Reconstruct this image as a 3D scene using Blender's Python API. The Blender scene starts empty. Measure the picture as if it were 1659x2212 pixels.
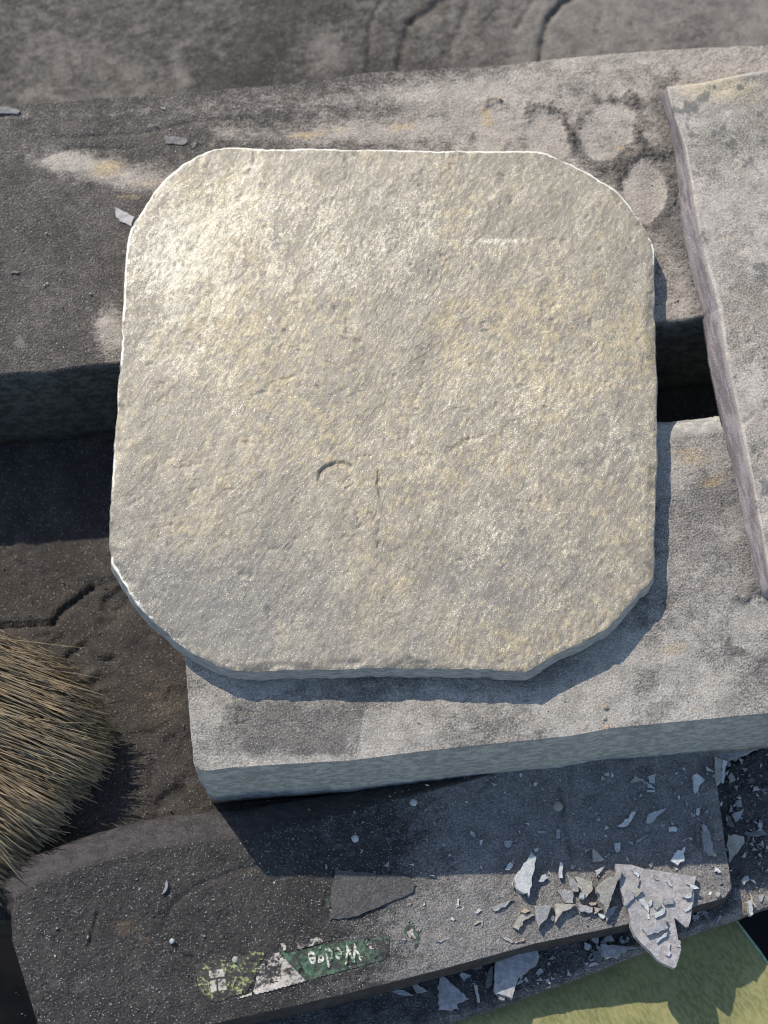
import bpy, math, random
import numpy as np

# ------------------------------------------------------------------ camera, sky, sun
SC = bpy.context.scene
MM = 0.001
TH = math.radians(18.0)          # camera leans 18 degrees off straight down
FPX = 4000.0                     # focal length in units of a 1659 x 2212 picture
DIST = 480.0                     # mm from the lens to the tile
ST, CT = math.sin(TH), math.cos(TH)
CAM = np.array([0.0, -DIST * ST, DIST * CT])

cam_data = bpy.data.cameras.new("camera")
cam = bpy.data.objects.new("camera", cam_data)
SC.collection.objects.link(cam)
SC.camera = cam
cam.location = tuple(CAM * MM)
cam.rotation_euler = (TH, 0, 0)
cam_data.sensor_fit = 'VERTICAL'
cam_data.sensor_height = 36.0
cam_data.sensor_width = 27.0
cam_data.lens = FPX / 2212.0 * 36.0
cam_data.clip_start = 0.01
cam_data.clip_end = 60.0
cam_data.dof.use_dof = True
cam_data.dof.focus_distance = (DIST - 6) * MM
cam_data.dof.aperture_fstop = cam_data.lens / 5.0

SUN_RAT, SUN_EL = 0.67, math.radians(45.0)
_h = math.hypot(SUN_RAT, 1.0)
SUN_TO = np.array([-SUN_RAT / _h * math.cos(SUN_EL), 1.0 / _h * math.cos(SUN_EL), math.sin(SUN_EL)])
world = bpy.data.worlds.new("World")
SC.world = world
world.use_nodes = True
wn = world.node_tree.nodes
wl = world.node_tree.links
wn.clear()
wo = wn.new('ShaderNodeOutputWorld')
bg = wn.new('ShaderNodeBackground')
sky = wn.new('ShaderNodeTexSky')
sky.sky_type = 'NISHITA'
sky.sun_disc = False
sky.sun_elevation = SUN_EL
sky.sun_rotation = math.atan2(SUN_TO[0], SUN_TO[1])
sky.altitude = 100
sky.air_density = 1.2
sky.dust_density = 0.6
sky.ozone_density = 1.2
bg.inputs['Strength'].default_value = 0.15
wl.new(sky.outputs[0], bg.inputs['Color'])
wl.new(bg.outputs[0], wo.inputs['Surface'])

sun_data = bpy.data.lights.new("sun", 'SUN')
sun_data.energy = 3.6
sun_data.angle = math.radians(0.6)
sun_data.color = (1.0, 0.91, 0.77)
sun = bpy.data.objects.new("sun", sun_data)
SC.collection.objects.link(sun)
from mathutils import Vector
sun.rotation_euler = Vector(SUN_TO).to_track_quat('Z', 'Y').to_euler()
sun.location = tuple(SUN_TO * 2)

SC.render.engine = 'CYCLES'
SC.cycles.pixel_filter_type = 'BLACKMAN_HARRIS'
SC.cycles.filter_width = 1.1
SC.view_settings.view_transform = 'Standard'
SC.view_settings.look = 'None'
SC.view_settings.exposure = 0.36
SC.view_settings.gamma = 1.0

# ------------------------------------------------------------------ measuring helpers
def ray(px, py):
    return (np.array([(px - 829.5) / FPX, 0, 0])
            - (py - 1106.0) / FPX * np.array([0, CT, ST]) - np.array([0, -ST, CT]))

def P(px, py, z=0.0):
    """point of the horizontal plane z (mm) seen at a place measured on the photograph"""
    d = ray(px, py)
    return CAM + d * (z - CAM[2]) / d[2]

def PF(px, py, zf):
    """same, on the surface z = zf(x, y)"""
    p = P(px, py, -20.0)
    for _ in range(12):
        p = P(px, py, float(zf(p[0], p[1])))
    return p

def pxy(pts, z=0.0):
    if callable(z):
        return np.array([PF(a, b, z)[:2] for a, b in pts])
    return np.array([P(a, b, z)[:2] for a, b in pts])

# ------------------------------------------------------------------ noise (numpy)
def _hash(i, j, k, seed):
    h = (i.astype(np.int64) * 374761393 + j.astype(np.int64) * 668265263
         + k.astype(np.int64) * 2147483647 + seed * 1274126177) & 0xffffffff
    h = ((h ^ (h >> 13)) * 1103515245) & 0xffffffff
    h = ((h ^ (h >> 15)) * 668265263) & 0xffffffff
    h = h ^ (h >> 16)
    return (h & 0xffffff) / float(0xffffff) * 2 - 1

def vnoise(x, y, z=None, seed=0):
    x = np.asarray(x, float); y = np.asarray(y, float)
    xi = np.floor(x); yi = np.floor(y)
    fx = x - xi; fy = y - yi
    fx = fx * fx * fx * (fx * (fx * 6 - 15) + 10); fy = fy * fy * fy * (fy * (fy * 6 - 15) + 10)
    if z is None:
        k = np.zeros_like(xi)
        a = _hash(xi, yi, k, seed) * (1 - fx) + _hash(xi + 1, yi, k, seed) * fx
        b = _hash(xi, yi + 1, k, seed) * (1 - fx) + _hash(xi + 1, yi + 1, k, seed) * fx
        return a * (1 - fy) + b * fy
    z = np.asarray(z, float)
    zi = np.floor(z); fz = z - zi; fz = fz * fz * (3 - 2 * fz)
    r = []
    for kk in (zi, zi + 1):
        a = _hash(xi, yi, kk, seed) * (1 - fx) + _hash(xi + 1, yi, kk, seed) * fx
        b = _hash(xi, yi + 1, kk, seed) * (1 - fx) + _hash(xi + 1, yi + 1, kk, seed) * fx
        r.append(a * (1 - fy) + b * fy)
    return r[0] * (1 - fz) + r[1] * fz

def fbm(x, y, size, octv=4, seed=0, gain=0.5, z=None, ang=None, stretch=1.0):
    """value noise, largest feature 'size' mm; optional stretching along an angle"""
    x = np.asarray(x, float); y = np.asarray(y, float)
    if ang is not None:
        c, s = math.cos(ang), math.sin(ang)
        x, y = (x * c + y * s) / stretch, -x * s + y * c
    t = 0; a = 1.0; tot = 0; f = 1.0 / size
    for o in range(octv):
        t = t + a * vnoise(x * f + o * 17.3, y * f - o * 9.1, None if z is None else z * f, seed + o * 31)
        tot += a; a *= gain; f *= 2.03
    return t / tot

def sstep(a, b, x):
    t = np.clip((x - a) / (b - a), 0, 1)
    return t * t * (3 - 2 * t)

def polydist(x, y, pts):
    d = np.full(np.shape(x), 1e9)
    for (x0, y0), (x1, y1) in zip(pts[:-1], pts[1:]):
        dx, dy = x1 - x0, y1 - y0
        t = np.clip(((x - x0) * dx + (y - y0) * dy) / (dx * dx + dy * dy + 1e-9), 0, 1)
        d = np.minimum(d, np.hypot(x - x0 - t * dx, y - y0 - t * dy))
    return d

def ell(x, y, c, r, rot=0.0):
    """normalised elliptical distance; c in photo pixels on z=0, r in mm"""
    cx, cy = c
    cs, sn = math.cos(rot), math.sin(rot)
    u = (x - cx) * cs + (y - cy) * sn
    v = -(x - cx) * sn + (y - cy) * cs
    return np.sqrt((u / r[0]) ** 2 + (v / r[1]) ** 2)

def blob(x, y, px, py, rx, ry, rot=0.0, z=0.0, soft=1.0):
    c = P(px, py, z)[:2]
    d = ell(x, y, c, (rx * .12, ry * .12), rot)
    return np.exp(-(d ** 2) * soft)

def resample(pts, n=None, ds=None):
    pts = np.asarray(pts, float)
    seg = np.hypot(*(pts[1:] - pts[:-1]).T)
    s = np.concatenate([[0], np.cumsum(seg)])
    if n is None:
        n = max(2, int(round(s[-1] / ds)) + 1)
    t = np.linspace(0, s[-1], n)
    return np.stack([np.interp(t, s, pts[:, 0]), np.interp(t, s, pts[:, 1])], 1)

def smooth_closed(p, it):
    for _ in range(it):
        p = .25 * np.roll(p, 1, 0) + .5 * p + .25 * np.roll(p, -1, 0)
    return p

# ------------------------------------------------------------------ mesh building
def make_mesh(name, V, quads, attrs=None, smooth=True, tris=None):
    """V in mm"""
    me = bpy.data.meshes.new(name)
    V = np.asarray(V, np.float32) * MM
    quads = np.asarray(quads, np.int32).reshape(-1, 4)
    nt = 0 if tris is None else len(tris)
    me.vertices.add(len(V))
    me.vertices.foreach_set('co', V.ravel())
    nl = quads.size + nt * 3
    me.loops.add(nl)
    lv = quads.ravel()
    if nt:
        lv = np.concatenate([lv, np.asarray(tris, np.int32).ravel()])
    me.loops.foreach_set('vertex_index', lv.astype(np.int32))
    me.polygons.add(len(quads) + nt)
    ls = np.arange(len(quads)) * 4
    if nt:
        ls = np.concatenate([ls, len(quads) * 4 + np.arange(nt) * 3])
    me.polygons.foreach_set('loop_start', ls.astype(np.int32))
    me.polygons.foreach_set('use_smooth', np.full(len(quads) + nt, smooth))
    me.update(calc_edges=True)
    if attrs:
        for k, a in attrs.items():
            at = me.attributes.new(k, 'FLOAT', 'POINT')
            at.data.foreach_set('value', np.asarray(a, np.float32))
    me.validate()
    return me

def add_obj(name, me, mat, parent=None):
    o = bpy.data.objects.new(name, me)
    SC.collection.objects.link(o)
    if mat is not None:
        me.materials.append(mat)
    if parent is not None:
        o.parent = parent
    return o

def tag(o, label=None, cat=None, group=None, kind=None):
    if label: o['label'] = label
    if cat: o['category'] = cat
    if group: o['group'] = group
    if kind: o['kind'] = kind
    return o

def grid_faces(nr, nc, off=0, wrap=False):
    r = np.arange(nr - 1)[:, None]
    c = np.arange(nc if wrap else nc - 1)[None, :]
    c2 = (c + 1) % nc
    a = r * nc + c; b = r * nc + c2; d = (r + 1) * nc + c; e = (r + 1) * nc + c2
    return (np.stack([a, b, e, d], -1) + off).reshape(-1, 4)

def loop_normals(L):
    """outward 2D normals of a counter-clockwise loop"""
    t = np.roll(L, -3, 0) - np.roll(L, 3, 0)
    n = np.stack([t[:, 1], -t[:, 0]], 1)
    return n / (np.hypot(n[:, 0], n[:, 1])[:, None] + 1e-9)

def wall_rows(L, ztop, wall, wallnoise, seed, sidefn=None):
    """rows of points going down from the loop; wall = [(out, drop)], drop in mm below the top"""
    n = loop_normals(L)
    rows = []
    for k, (o, d) in enumerate(wall):
        oo = np.full(len(L), float(o)); dd = np.full(len(L), float(d))
        if sidefn is not None:
            oo, dd = sidefn(L, n, oo, dd)
        zz = ztop - dd
        w = min(1.0, k / 2.0)
        a = wallnoise * w
        nz = fbm(L[:, 0] + zz * .6, L[:, 1] - zz * .4, 5.0, 4, seed, .6, z=zz) * a
        fine = fbm(L[:, 0], L[:, 1], 1.6, 2, seed + 5, .6, z=zz * 1.7) * a * .35
        q = L + n * (oo + nz + fine)[:, None]
        rows.append(np.column_stack([q, zz]))
    return rows

def ccw(L):
    x, y = L[:, 0], L[:, 1]
    return np.sum(x * np.roll(y, -1) - y * np.roll(x, -1)) > 0

def radial_slab(name, outline, zf, res, wall, wallnoise, seed, dispf, attrf, center=None, edge=None, sidefn=None):
    L = outline if ccw(outline) else outline[::-1]
    L = resample(np.vstack([L, L[:1]]), ds=res)[:-1]
    if edge is not None:
        L = edge(L)
    c = L.mean(0) if center is None else np.asarray(center)
    R = np.hypot(*(L - c).T).mean()
    f = np.linspace(1, 0, int(R / res))[:-1]
    f = np.concatenate([[1, 1 - .25 * res / R, 1 - .6 * res / R], f[1:]])
    XY = c + (L - c)[None] * f[:, None, None]
    X, Y = XY[..., 0].ravel(), XY[..., 1].ravel()
    ed = ((1 - f)[:, None] * np.hypot(*(L - c).T)[None]).ravel()
    Z = zf(X, Y) + dispf(X, Y, ed)
    A = attrf(X, Y, ed)
    nc = len(L); nr = len(f)
    V = [np.column_stack([X, Y, Z])]
    faces = [grid_faces(nr, nc, 0, True)]
    # centre fan
    V.append(np.array([[c[0], c[1], float(zf(c[0], c[1])) + float(dispf(np.array([c[0]]), np.array([c[1]]), np.array([50.]))[0])]]))
    ci = nr * nc
    ring = (nr - 1) * nc + np.arange(nc)
    tris = np.column_stack([ring, np.roll(ring, -1), np.full(nc, ci)])
    ztop = Z[:nc]
    rows = wall_rows(L, ztop, wall, wallnoise, seed, sidefn)
    rows[0] = np.column_stack([L, ztop])
    off = ci + 1
    W = np.vstack(rows)
    V.append(W)
    faces.append(grid_faces(len(rows), nc, off, True)[:, ::-1])
    a = np.arange(nc)
    V = np.vstack(V)
    zb = rows[-1][:, 2].mean()
    V = np.vstack([V, [[c[0], c[1], zb]]])
    last = off + (len(rows) - 1) * nc + a
    tris = np.vstack([tris, np.column_stack([np.roll(last, -1), last, np.full(nc, len(V) - 1)])])
    attrs = {}
    for k, v in A.items():
        wv = np.tile(v[:nc], len(rows))
        attrs[k] = np.concatenate([v, [v[-1]], wv, [0]])
    attrs['wall'] = np.concatenate([np.zeros(ci + 1), np.repeat(np.clip(np.arange(len(rows)) / 2.0, 0, 1), nc), [1]])
    F = np.vstack(faces)
    return make_mesh(name, V, F, attrs, tris=tris)

def loft_slab(name, A, B, zf, res, wall, wallnoise, seed, dispf, attrf, sidefn=None, resv=None):
    """A rear edge, B front edge, both left to right (mm)"""
    la = np.hypot(*(A[1:] - A[:-1]).T).sum()
    nu = int(la / res) + 1
    A = resample(A, n=nu); B = resample(B, n=nu)
    wdt = np.hypot(*(A - B).T).mean()
    nv = int(wdt / (resv or res)) + 1
    v = np.linspace(0, 1, nv)[:, None, None]
    XY = B[None] * (1 - v) + A[None] * v           # row 0 = front
    X, Y = XY[..., 0].ravel(), XY[..., 1].ravel()
    idx = np.arange(nu * nv).reshape(nv, nu)
    loop = np.concatenate([idx[0, :], idx[1:, -1], idx[-1, -2::-1], idx[-2:0:-1, 0]])
    L = np.column_stack([X[loop], Y[loop]])
    n_out = smooth_closed(L, 3)
    ed = np.minimum.reduce([np.abs(v * wdt)[..., 0] + 0 * XY[..., 0], np.abs((1 - v) * wdt)[..., 0] + 0 * XY[..., 0]]).ravel()
    Z = zf(X, Y) + dispf(X, Y, ed)
    At = attrf(X, Y, ed)
    rows = wall_rows(n_out, Z[loop], wall, wallnoise, seed, sidefn)
    rows[0] = np.column_stack([L, Z[loop]])
    nl = len(loop)
    off = nu * nv
    V = np.vstack([np.column_stack([X, Y, Z])] + rows)
    faces = [grid_faces(nv, nu, 0)]
    a = np.arange(nl)
    faces.append(grid_faces(len(rows), nl, off, True)[:, ::-1])
    c = L.mean(0)
    V = np.vstack([V, [[c[0], c[1], rows[-1][:, 2].mean()]]])
    last = off + (len(rows) - 1) * nl + a
    tris = np.column_stack([np.roll(last, -1), last, np.full(nl, len(V) - 1)])
    attrs = {}
    for k, vv in At.items():
        attrs[k] = np.concatenate([vv, np.tile(vv[loop], len(rows)), [0]])
    attrs['wall'] = np.concatenate([np.zeros(off), np.repeat(np.clip(np.arange(len(rows)) / 3.0, 0, 1), nl), [1]])
    return make_mesh(name, V, np.vstack(faces), attrs, tris=tris)

# ------------------------------------------------------------------ materials
class NT:
    def __init__(s, name):
        s.m = bpy.data.materials.new(name); s.m.use_nodes = True
        s.t = s.m.node_tree; s.t.nodes.clear()
        s.out = s.t.nodes.new('ShaderNodeOutputMaterial')
        s.b = s.t.nodes.new('ShaderNodeBsdfPrincipled')
        s.t.links.new(s.b.outputs[0], s.out.inputs[0])
        tc = s.t.nodes.new('ShaderNodeTexCoord')
        mp = s.t.nodes.new('ShaderNodeMapping')
        mp.inputs['Scale'].default_value = (1000, 1000, 1000)
        s.t.links.new(tc.outputs['Object'], mp.inputs['Vector'])
        s.vec = mp.outputs[0]
    def lk(s, a, b):
        if hasattr(a, 'bl_idname') or hasattr(a, 'is_linked'):
            s.t.links.new(a, b)
        else:
            if hasattr(b.default_value, '__len__') and not hasattr(a, '__len__'):
                a = (a, a, a, 1)
            elif hasattr(a, '__len__') and len(a) == 3 and len(b.default_value) == 4:
                a = (*a, 1)
            b.default_value = a
    def stretch(s, rot, scale):
        mp = s.t.nodes.new('ShaderNodeMapping')
        mp.inputs['Rotation'].default_value = (0, 0, -rot)      # features turned by +rot
        s.t.links.new(s.vec, mp.inputs['Vector'])
        m2 = s.t.nodes.new('ShaderNodeMapping')
        m2.inputs['Scale'].default_value = scale
        s.t.links.new(mp.outputs[0], m2.inputs['Vector'])
        return m2.outputs[0]
    def noise(s, size, detail=4, rough=.55, vec=None, dist=0, col=False):
        n = s.t.nodes.new('ShaderNodeTexNoise')
        n.inputs['Scale'].default_value = 1.0 / size
        n.inputs['Detail'].default_value = detail
        n.inputs['Roughness'].default_value = rough
        n.inputs['Distortion'].default_value = dist
        s.t.links.new(vec or s.vec, n.inputs['Vector'])
        return n.outputs['Color' if col else 0]
    def voro(s, size, feature='F1', rand=1.0, out='Distance', vec=None):
        n = s.t.nodes.new('ShaderNodeTexVoronoi')
        n.feature = feature
        n.inputs['Scale'].default_value = 1.0 / size
        n.inputs['Randomness'].default_value = rand
        s.t.links.new(vec or s.vec, n.inputs['Vector'])
        return n.outputs[out]
    def attr(s, name):
        n = s.t.nodes.new('ShaderNodeAttribute'); n.attribute_name = name
        return n.outputs['Fac']
    def math(s, op, a, b=0.0, c=None, clamp=False):
        n = s.t.nodes.new('ShaderNodeMath'); n.operation = op; n.use_clamp = clamp
        s.lk(a, n.inputs[0]); s.lk(b, n.inputs[1])
        if c is not None: s.lk(c, n.inputs[2])
        return n.outputs[0]
    def ss(s, x, lo, hi, a=0.0, b=1.0):
        n = s.t.nodes.new('ShaderNodeMapRange'); n.interpolation_type = 'SMOOTHSTEP'
        s.lk(x, n.inputs[0])
        n.inputs[1].default_value = lo; n.inputs[2].default_value = hi
        n.inputs[3].default_value = a; n.inputs[4].default_value = b
        return n.outputs[0]
    def mix(s, f, a, b, mode='MIX'):
        n = s.t.nodes.new('ShaderNodeMix'); n.data_type = 'RGBA'; n.blend_type = mode
        s.lk(f, n.inputs[0]); s.lk(a, n.inputs[6]); s.lk(b, n.inputs[7])
        return n.outputs[2]
    def sep(s, c):
        n = s.t.nodes.new('ShaderNodeSeparateColor'); s.lk(c, n.inputs[0]); return n.outputs
    def bump(s, h, dist_mm, strength=1.0, normal=None):
        n = s.t.nodes.new('ShaderNodeBump')
        n.inputs['Distance'].default_value = dist_mm * MM
        n.inputs['Strength'].default_value = strength
        s.lk(h, n.inputs['Height'])
        if normal is not None: s.t.links.new(normal, n.inputs['Normal'])
        return n.outputs[0]
    def done(s, color, rough, normal=None, spec=.5):
        s.lk(color, s.b.inputs['Base Color']); s.lk(rough, s.b.inputs['Roughness'])
        s.lk(spec, s.b.inputs['Specular IOR Level'])
        if normal is not None: s.t.links.new(normal, s.b.inputs['Normal'])
        return s.m

def plus(m, *a):
    r = a[0]
    for b in a[1:]: r = m.math('ADD', r, b)
    return r

def sparkle(m, size, keep, rad=.32, vec=None):
    """few bright grains: 1 on a grain"""
    v = m.voro(size, vec=vec)
    c = m.sep(m.voro(size, out='Color', vec=vec))[0]
    return m.math('MULTIPLY', m.ss(c, keep - .01, keep + .01), m.ss(v, rad, rad * .6))

def dusty_stone(name, dark, mid, pale, ochre=(.36, .25, .13), grit=(.06, .06, .065), rough=.8, keep=.28, wallang=.09, wallst=.6,
                grain=.12, wallcol=None, spark=.93, streak=.0, spec=.35):
    m = NT(name)
    big = m.noise(14, 5, .6)
    med = m.noise(3.2, 5, .65)
    fine = m.noise(.55, 4, .7)
    col = m.mix(m.ss(plus(m, m.math('MULTIPLY', big, .5), m.math('MULTIPLY', med, .5)), .38, .62), dark, mid)
    # pale rubbed-in dust
    st = m.noise(1.6, 5, .7, vec=m.stretch(streak, (.35, 1, 1)))
    brk = plus(m, m.math('MULTIPLY', med, .45), m.math('MULTIPLY', fine, .3), m.math('MULTIPLY', st, .45))
    fd = m.ss(m.math('ADD', m.attr('dust'), m.math('MULTIPLY', m.math('SUBTRACT', brk, .6), 1.9)), .12, .88)
    pale2 = m.mix(m.ss(m.noise(5, 4, .6), .4, .62), pale, tuple(c * .78 for c in pale))
    col = m.mix(fd, col, pale2)
    fo = m.ss(m.math('ADD', m.attr('ochre'), m.math('MULTIPLY', m.math('SUBTRACT', st, .5), 1.5)), .3, .9)
    col = m.mix(m.math('MULTIPLY', fo, .55), col, ochre)
    fg = m.ss(m.math('ADD', m.attr('grit'), m.math('MULTIPLY', m.math('SUBTRACT', brk, .6), 1.8)), .3, .95)
    col = m.mix(m.math('MULTIPLY', fg, .8), col, grit)
    # fine tonal grain
    vf = m.noise(.3, 3, .75)
    gf = m.math('SUBTRACT', .8, m.math('MULTIPLY', fd, .6 * (1 - keep)))
    col = m.mix(gf, col, m.mix(m.ss(fine, .32, .68), (.42, .42, .43), (1.26, 1.26, 1.25)), 'MULTIPLY')
    col = m.mix(gf, col, m.mix(m.ss(vf, .34, .66), (.4, .4, .41), (1.4, 1.4, 1.38)), 'MULTIPLY')
    if wallcol is not None:
        wc = m.mix(m.ss(m.noise(1.8, 5, .75, vec=m.stretch(wallang, (wallst, 1, .8))), .42, .6), wallcol[0], wallcol[1])
        col = m.mix(m.attr('wall'), col, wc)
    s1 = sparkle(m, .62, spark + .035, .3)
    s2 = sparkle(m, .36, spark - .02, .42)
    sp = m.math('MAXIMUM', m.math('MULTIPLY', s1, .8), m.math('MULTIPLY', s2, .55))
    sp = m.math('MULTIPLY', sp, m.math('SUBTRACT', 1.0, m.math('MULTIPLY', fd, .7 * (1 - keep))))
    sp = m.math('MULTIPLY', sp, m.math('SUBTRACT', 1.0, m.math('MULTIPLY', m.attr('wall'), .8)))
    col = m.mix(sp, col, (.62, .6, .57))
    gr = m.voro(.62)
    amp = m.math('SUBTRACT', 1.0, m.math('MULTIPLY', fd, 1 - keep))
    h = plus(m, m.math('MULTIPLY', m.math('MULTIPLY', gr, amp), -.8), m.math('MULTIPLY', fine, 1.1), m.math('MULTIPLY', vf, .35),
             m.math('MULTIPLY', med, .8), m.math('MULTIPLY', sp, .4))
    r = m.math('SUBTRACT', rough, m.math('MULTIPLY', sp, .45))
    return m.done(col, r, m.bump(h, grain), spec)

def tile_material(name, rimcol=(.66, .63, .54)):
    """natural riven slate: even grey beige, golden flecks, pale mica and painted sun sheen, dark specks in the hollows"""
    m = NT(name)
    A = -.50
    diag = m.stretch(A, (1, .38, 1))
    big = m.noise(30, 3, .5); med = m.noise(6, 6, .7, vec=m.stretch(A, (1, .5, 1)), dist=.6); med2 = m.noise(3.0, 6, .72)
    fine = m.noise(.8, 5, .72, vec=diag); vf = m.noise(.3, 3, .7)
    col = m.mix(m.ss(med, .38, .62), (.21, .178, .132), (.295, .25, .182))
    fb = m.ss(plus(m, m.attr('blue'), m.math('MULTIPLY', m.math('SUBTRACT', med2, .5), 3.2)), .45, .95)
    col = m.mix(m.math('MULTIPLY', fb, .75), col, (.138, .13, .12))
    fy = m.ss(plus(m, m.attr('gold'), m.math('MULTIPLY', m.math('SUBTRACT', med2, .5), 2.6),
                   m.math('MULTIPLY', m.math('SUBTRACT', fine, .5), 2.2)), .62, 1.05)
    col = m.mix(m.math('MULTIPLY', fy, .55), col, (.43, .335, .165))
    fp = m.ss(plus(m, m.attr('pale_sheen'), m.math('MULTIPLY', m.math('SUBTRACT', fine, .5), 1.6), m.math('MULTIPLY', m.math('SUBTRACT', vf, .5), 2.6), m.math('MULTIPLY', m.math('SUBTRACT', med, .5), 1.8)), .52, .95)
    col = m.mix(m.math('MULTIPLY', fp, .7), col, (.72, .66, .52))  # pale flecks, with the sun sheen painted into the colour
    dk = m.ss(plus(m, m.math('MULTIPLY', med2, .6), m.math('MULTIPLY', vf, .4), m.math('MULTIPLY', m.attr('blue'), -.09)), .405, .36)
    col = m.mix(m.math('MULTIPLY', dk, .6), col, (.12, .12, .11))
    vn = m.noise(6, 6, .7, vec=diag, dist=1.2)
    vein = m.math('MULTIPLY', m.ss(vn, .5, .512), m.ss(vn, .527, .515))
    col = m.mix(m.math('MULTIPLY', vein, .35), col, (.60, .54, .40))
    col = m.mix(.75, col, m.mix(m.ss(fine, .34, .66), (.70, .70, .71), (1.16, 1.15, 1.13)), 'MULTIPLY')
    col = m.mix(.6, col, m.mix(m.ss(vf, .34, .66), (.58, .58, .59), (1.25, 1.24, 1.2)), 'MULTIPLY')
    sp = m.math('MAXIMUM', sparkle(m, .42, .90, .45), sparkle(m, .8, .975, .28))
    col = m.mix(m.math('MULTIPLY', sp, .42), col, (.8, .76, .65))
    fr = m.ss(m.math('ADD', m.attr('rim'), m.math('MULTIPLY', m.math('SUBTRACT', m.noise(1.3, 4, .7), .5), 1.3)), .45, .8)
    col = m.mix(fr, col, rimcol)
    wc = m.mix(m.ss(m.noise(1.4, 4, .6, vec=m.stretch(0, (.5, .5, 1.6))), .4, .6), (.20, .205, .21), (.34, .34, .335))
    col = m.mix(m.attr('wall'), col, wc)
    h = plus(m, m.math('MULTIPLY', fine, 1.5), m.math('MULTIPLY', med2, .6), m.math('MULTIPLY', vf, .6))
    r = plus(m, .44, m.math('MULTIPLY', m.attr('pale_sheen'), -.15), m.math('MULTIPLY', fine, .12), m.math('MULTIPLY', sp, -.2), m.math('MULTIPLY', m.attr('wall'), .3))
    return m.done(col, r, m.bump(h, .095), .75)

def shard_material(name, c1, c2, dusty=.6):
    m = NT(name)
    oi = m.t.nodes.new('ShaderNodeObjectInfo')
    n = m.noise(1.7, 5, .65); f = m.noise(.5, 4, .7)
    col = m.mix(m.ss(n, .38, .62), c1, c2)
    col = m.mix(m.math('MULTIPLY', m.ss(f, .5, .66), dusty), col, (.27, .26, .255))
    col = m.mix(.5, col, m.mix(m.ss(f, .35, .65), (.6, .6, .6), (1.1, 1.1, 1.1)), 'MULTIPLY')
    rv = m.math('ADD', m.math('MULTIPLY', oi.outputs['Random'], .35), .82)
    hsv = m.t.nodes.new('ShaderNodeHueSaturation')
    m.lk(rv, hsv.inputs['Value']); m.lk(col, hsv.inputs['Color'])
    return m.done(hsv.outputs[0], .5, m.bump(m.math('ADD', n, f), .25), .55)

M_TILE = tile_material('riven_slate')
M_SLAB = dusty_stone('pale_dusty_slate', (.25, .22, .185), (.35, .312, .267), (.475, .42, .37), ochre=(.52, .43, .27), grit=(.13, .13, .12),
                     rough=.75, wallang=-1.37, wallst=.15, grain=.2, spark=.96, wallcol=((.16, .14, .142), (.30, .265, .265)), streak=.5)
M_BEAM = dusty_stone('dusty_bench_stone', (.165, .15, .136), (.24, .217, .193), (.42, .383, .338), ochre=(.47, .35, .19), grit=(.13, .12, .115),
                     rough=.7, keep=.5, grain=.32, wallcol=((.31, .305, .285), (.52, .50, .46)), spark=.92, streak=.08)  # side faces painted paler in place of weak sky fill
M_REAR = dusty_stone('dusty_shaded_bench_stone', (.076, .065, .056), (.14, .12, .104), (.46, .40, .34), ochre=(.55, .40, .20), grit=(.15, .136, .124),  # darker copy of the bench stone, shade put into its colours
                     rough=.7, keep=.5, grain=.36, wallcol=((.035, .038, .035), (.09, .095, .088)), spark=.92, streak=.08)
M_FLOOR = dusty_stone('brown_table_stone', (.038, .032, .028), (.066, .056, .049), (.23, .205, .18), ochre=(.13, .10, .07), grit=(.03, .03, .03),  # brown stone, tones lowered further to paint in the shade at left
                      rough=.75, grain=.25, spark=.955, streak=.4)
M_BOARD = dusty_stone('dark_gritty_board', (.027, .0245, .0235), (.052, .047, .044), (.25, .235, .225), ochre=(.12, .085, .055), grit=(.035, .035, .04),  # dark board, base tones lowered further for the shading on the left
                      rough=.62, keep=.9, grain=.3, wallcol=((.035, .032, .034), (.065, .058, .06)), spark=.90, streak=.2)
M_BASE = dusty_stone('dusty_base_plank', (.05, .049, .049), (.10, .097, .095), (.30, .275, .26), ochre=(.25, .15, .08), grit=(.03, .03, .033),
                     rough=.7, keep=.9, grain=.3, wallcol=((.06, .055, .05), (.1, .09, .08)), spark=.91, streak=.3)
M_SH_PALE = shard_material('shard_pale_slate', (.45, .47, .48), (.64, .65, .64))
M_SH_GREY = shard_material('shard_grey_slate', (.25, .25, .26), (.40, .39, .385))
M_SH_TAN = shard_material('shard_tan_slate', (.33, .305, .26), (.46, .43, .37))
M_SH_DARK = shard_material('shard_dark_slate', (.10, .10, .10), (.17, .165, .16), .3)
M_SH_RUST = shard_material('shard_rust_stone', (.36, .25, .17), (.50, .38, .28))
M_SH_DUST = shard_material('shard_dusty_board_flake', (.04, .038, .038), (.07, .065, .064), .25)
M_SH_BEAM = shard_material('flake_beam_dust', (.11, .10, .095), (.19, .175, .165), .4)
M_SH_BIG = shard_material('shard_lilac_slate', (.33, .31, .315), (.50, .47, .465), .5)

# ------------------------------------------------------------------ the two bench beams (z = 0 tops)
rng = np.random.default_rng(7)
BEAM_H = 40.0

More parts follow.
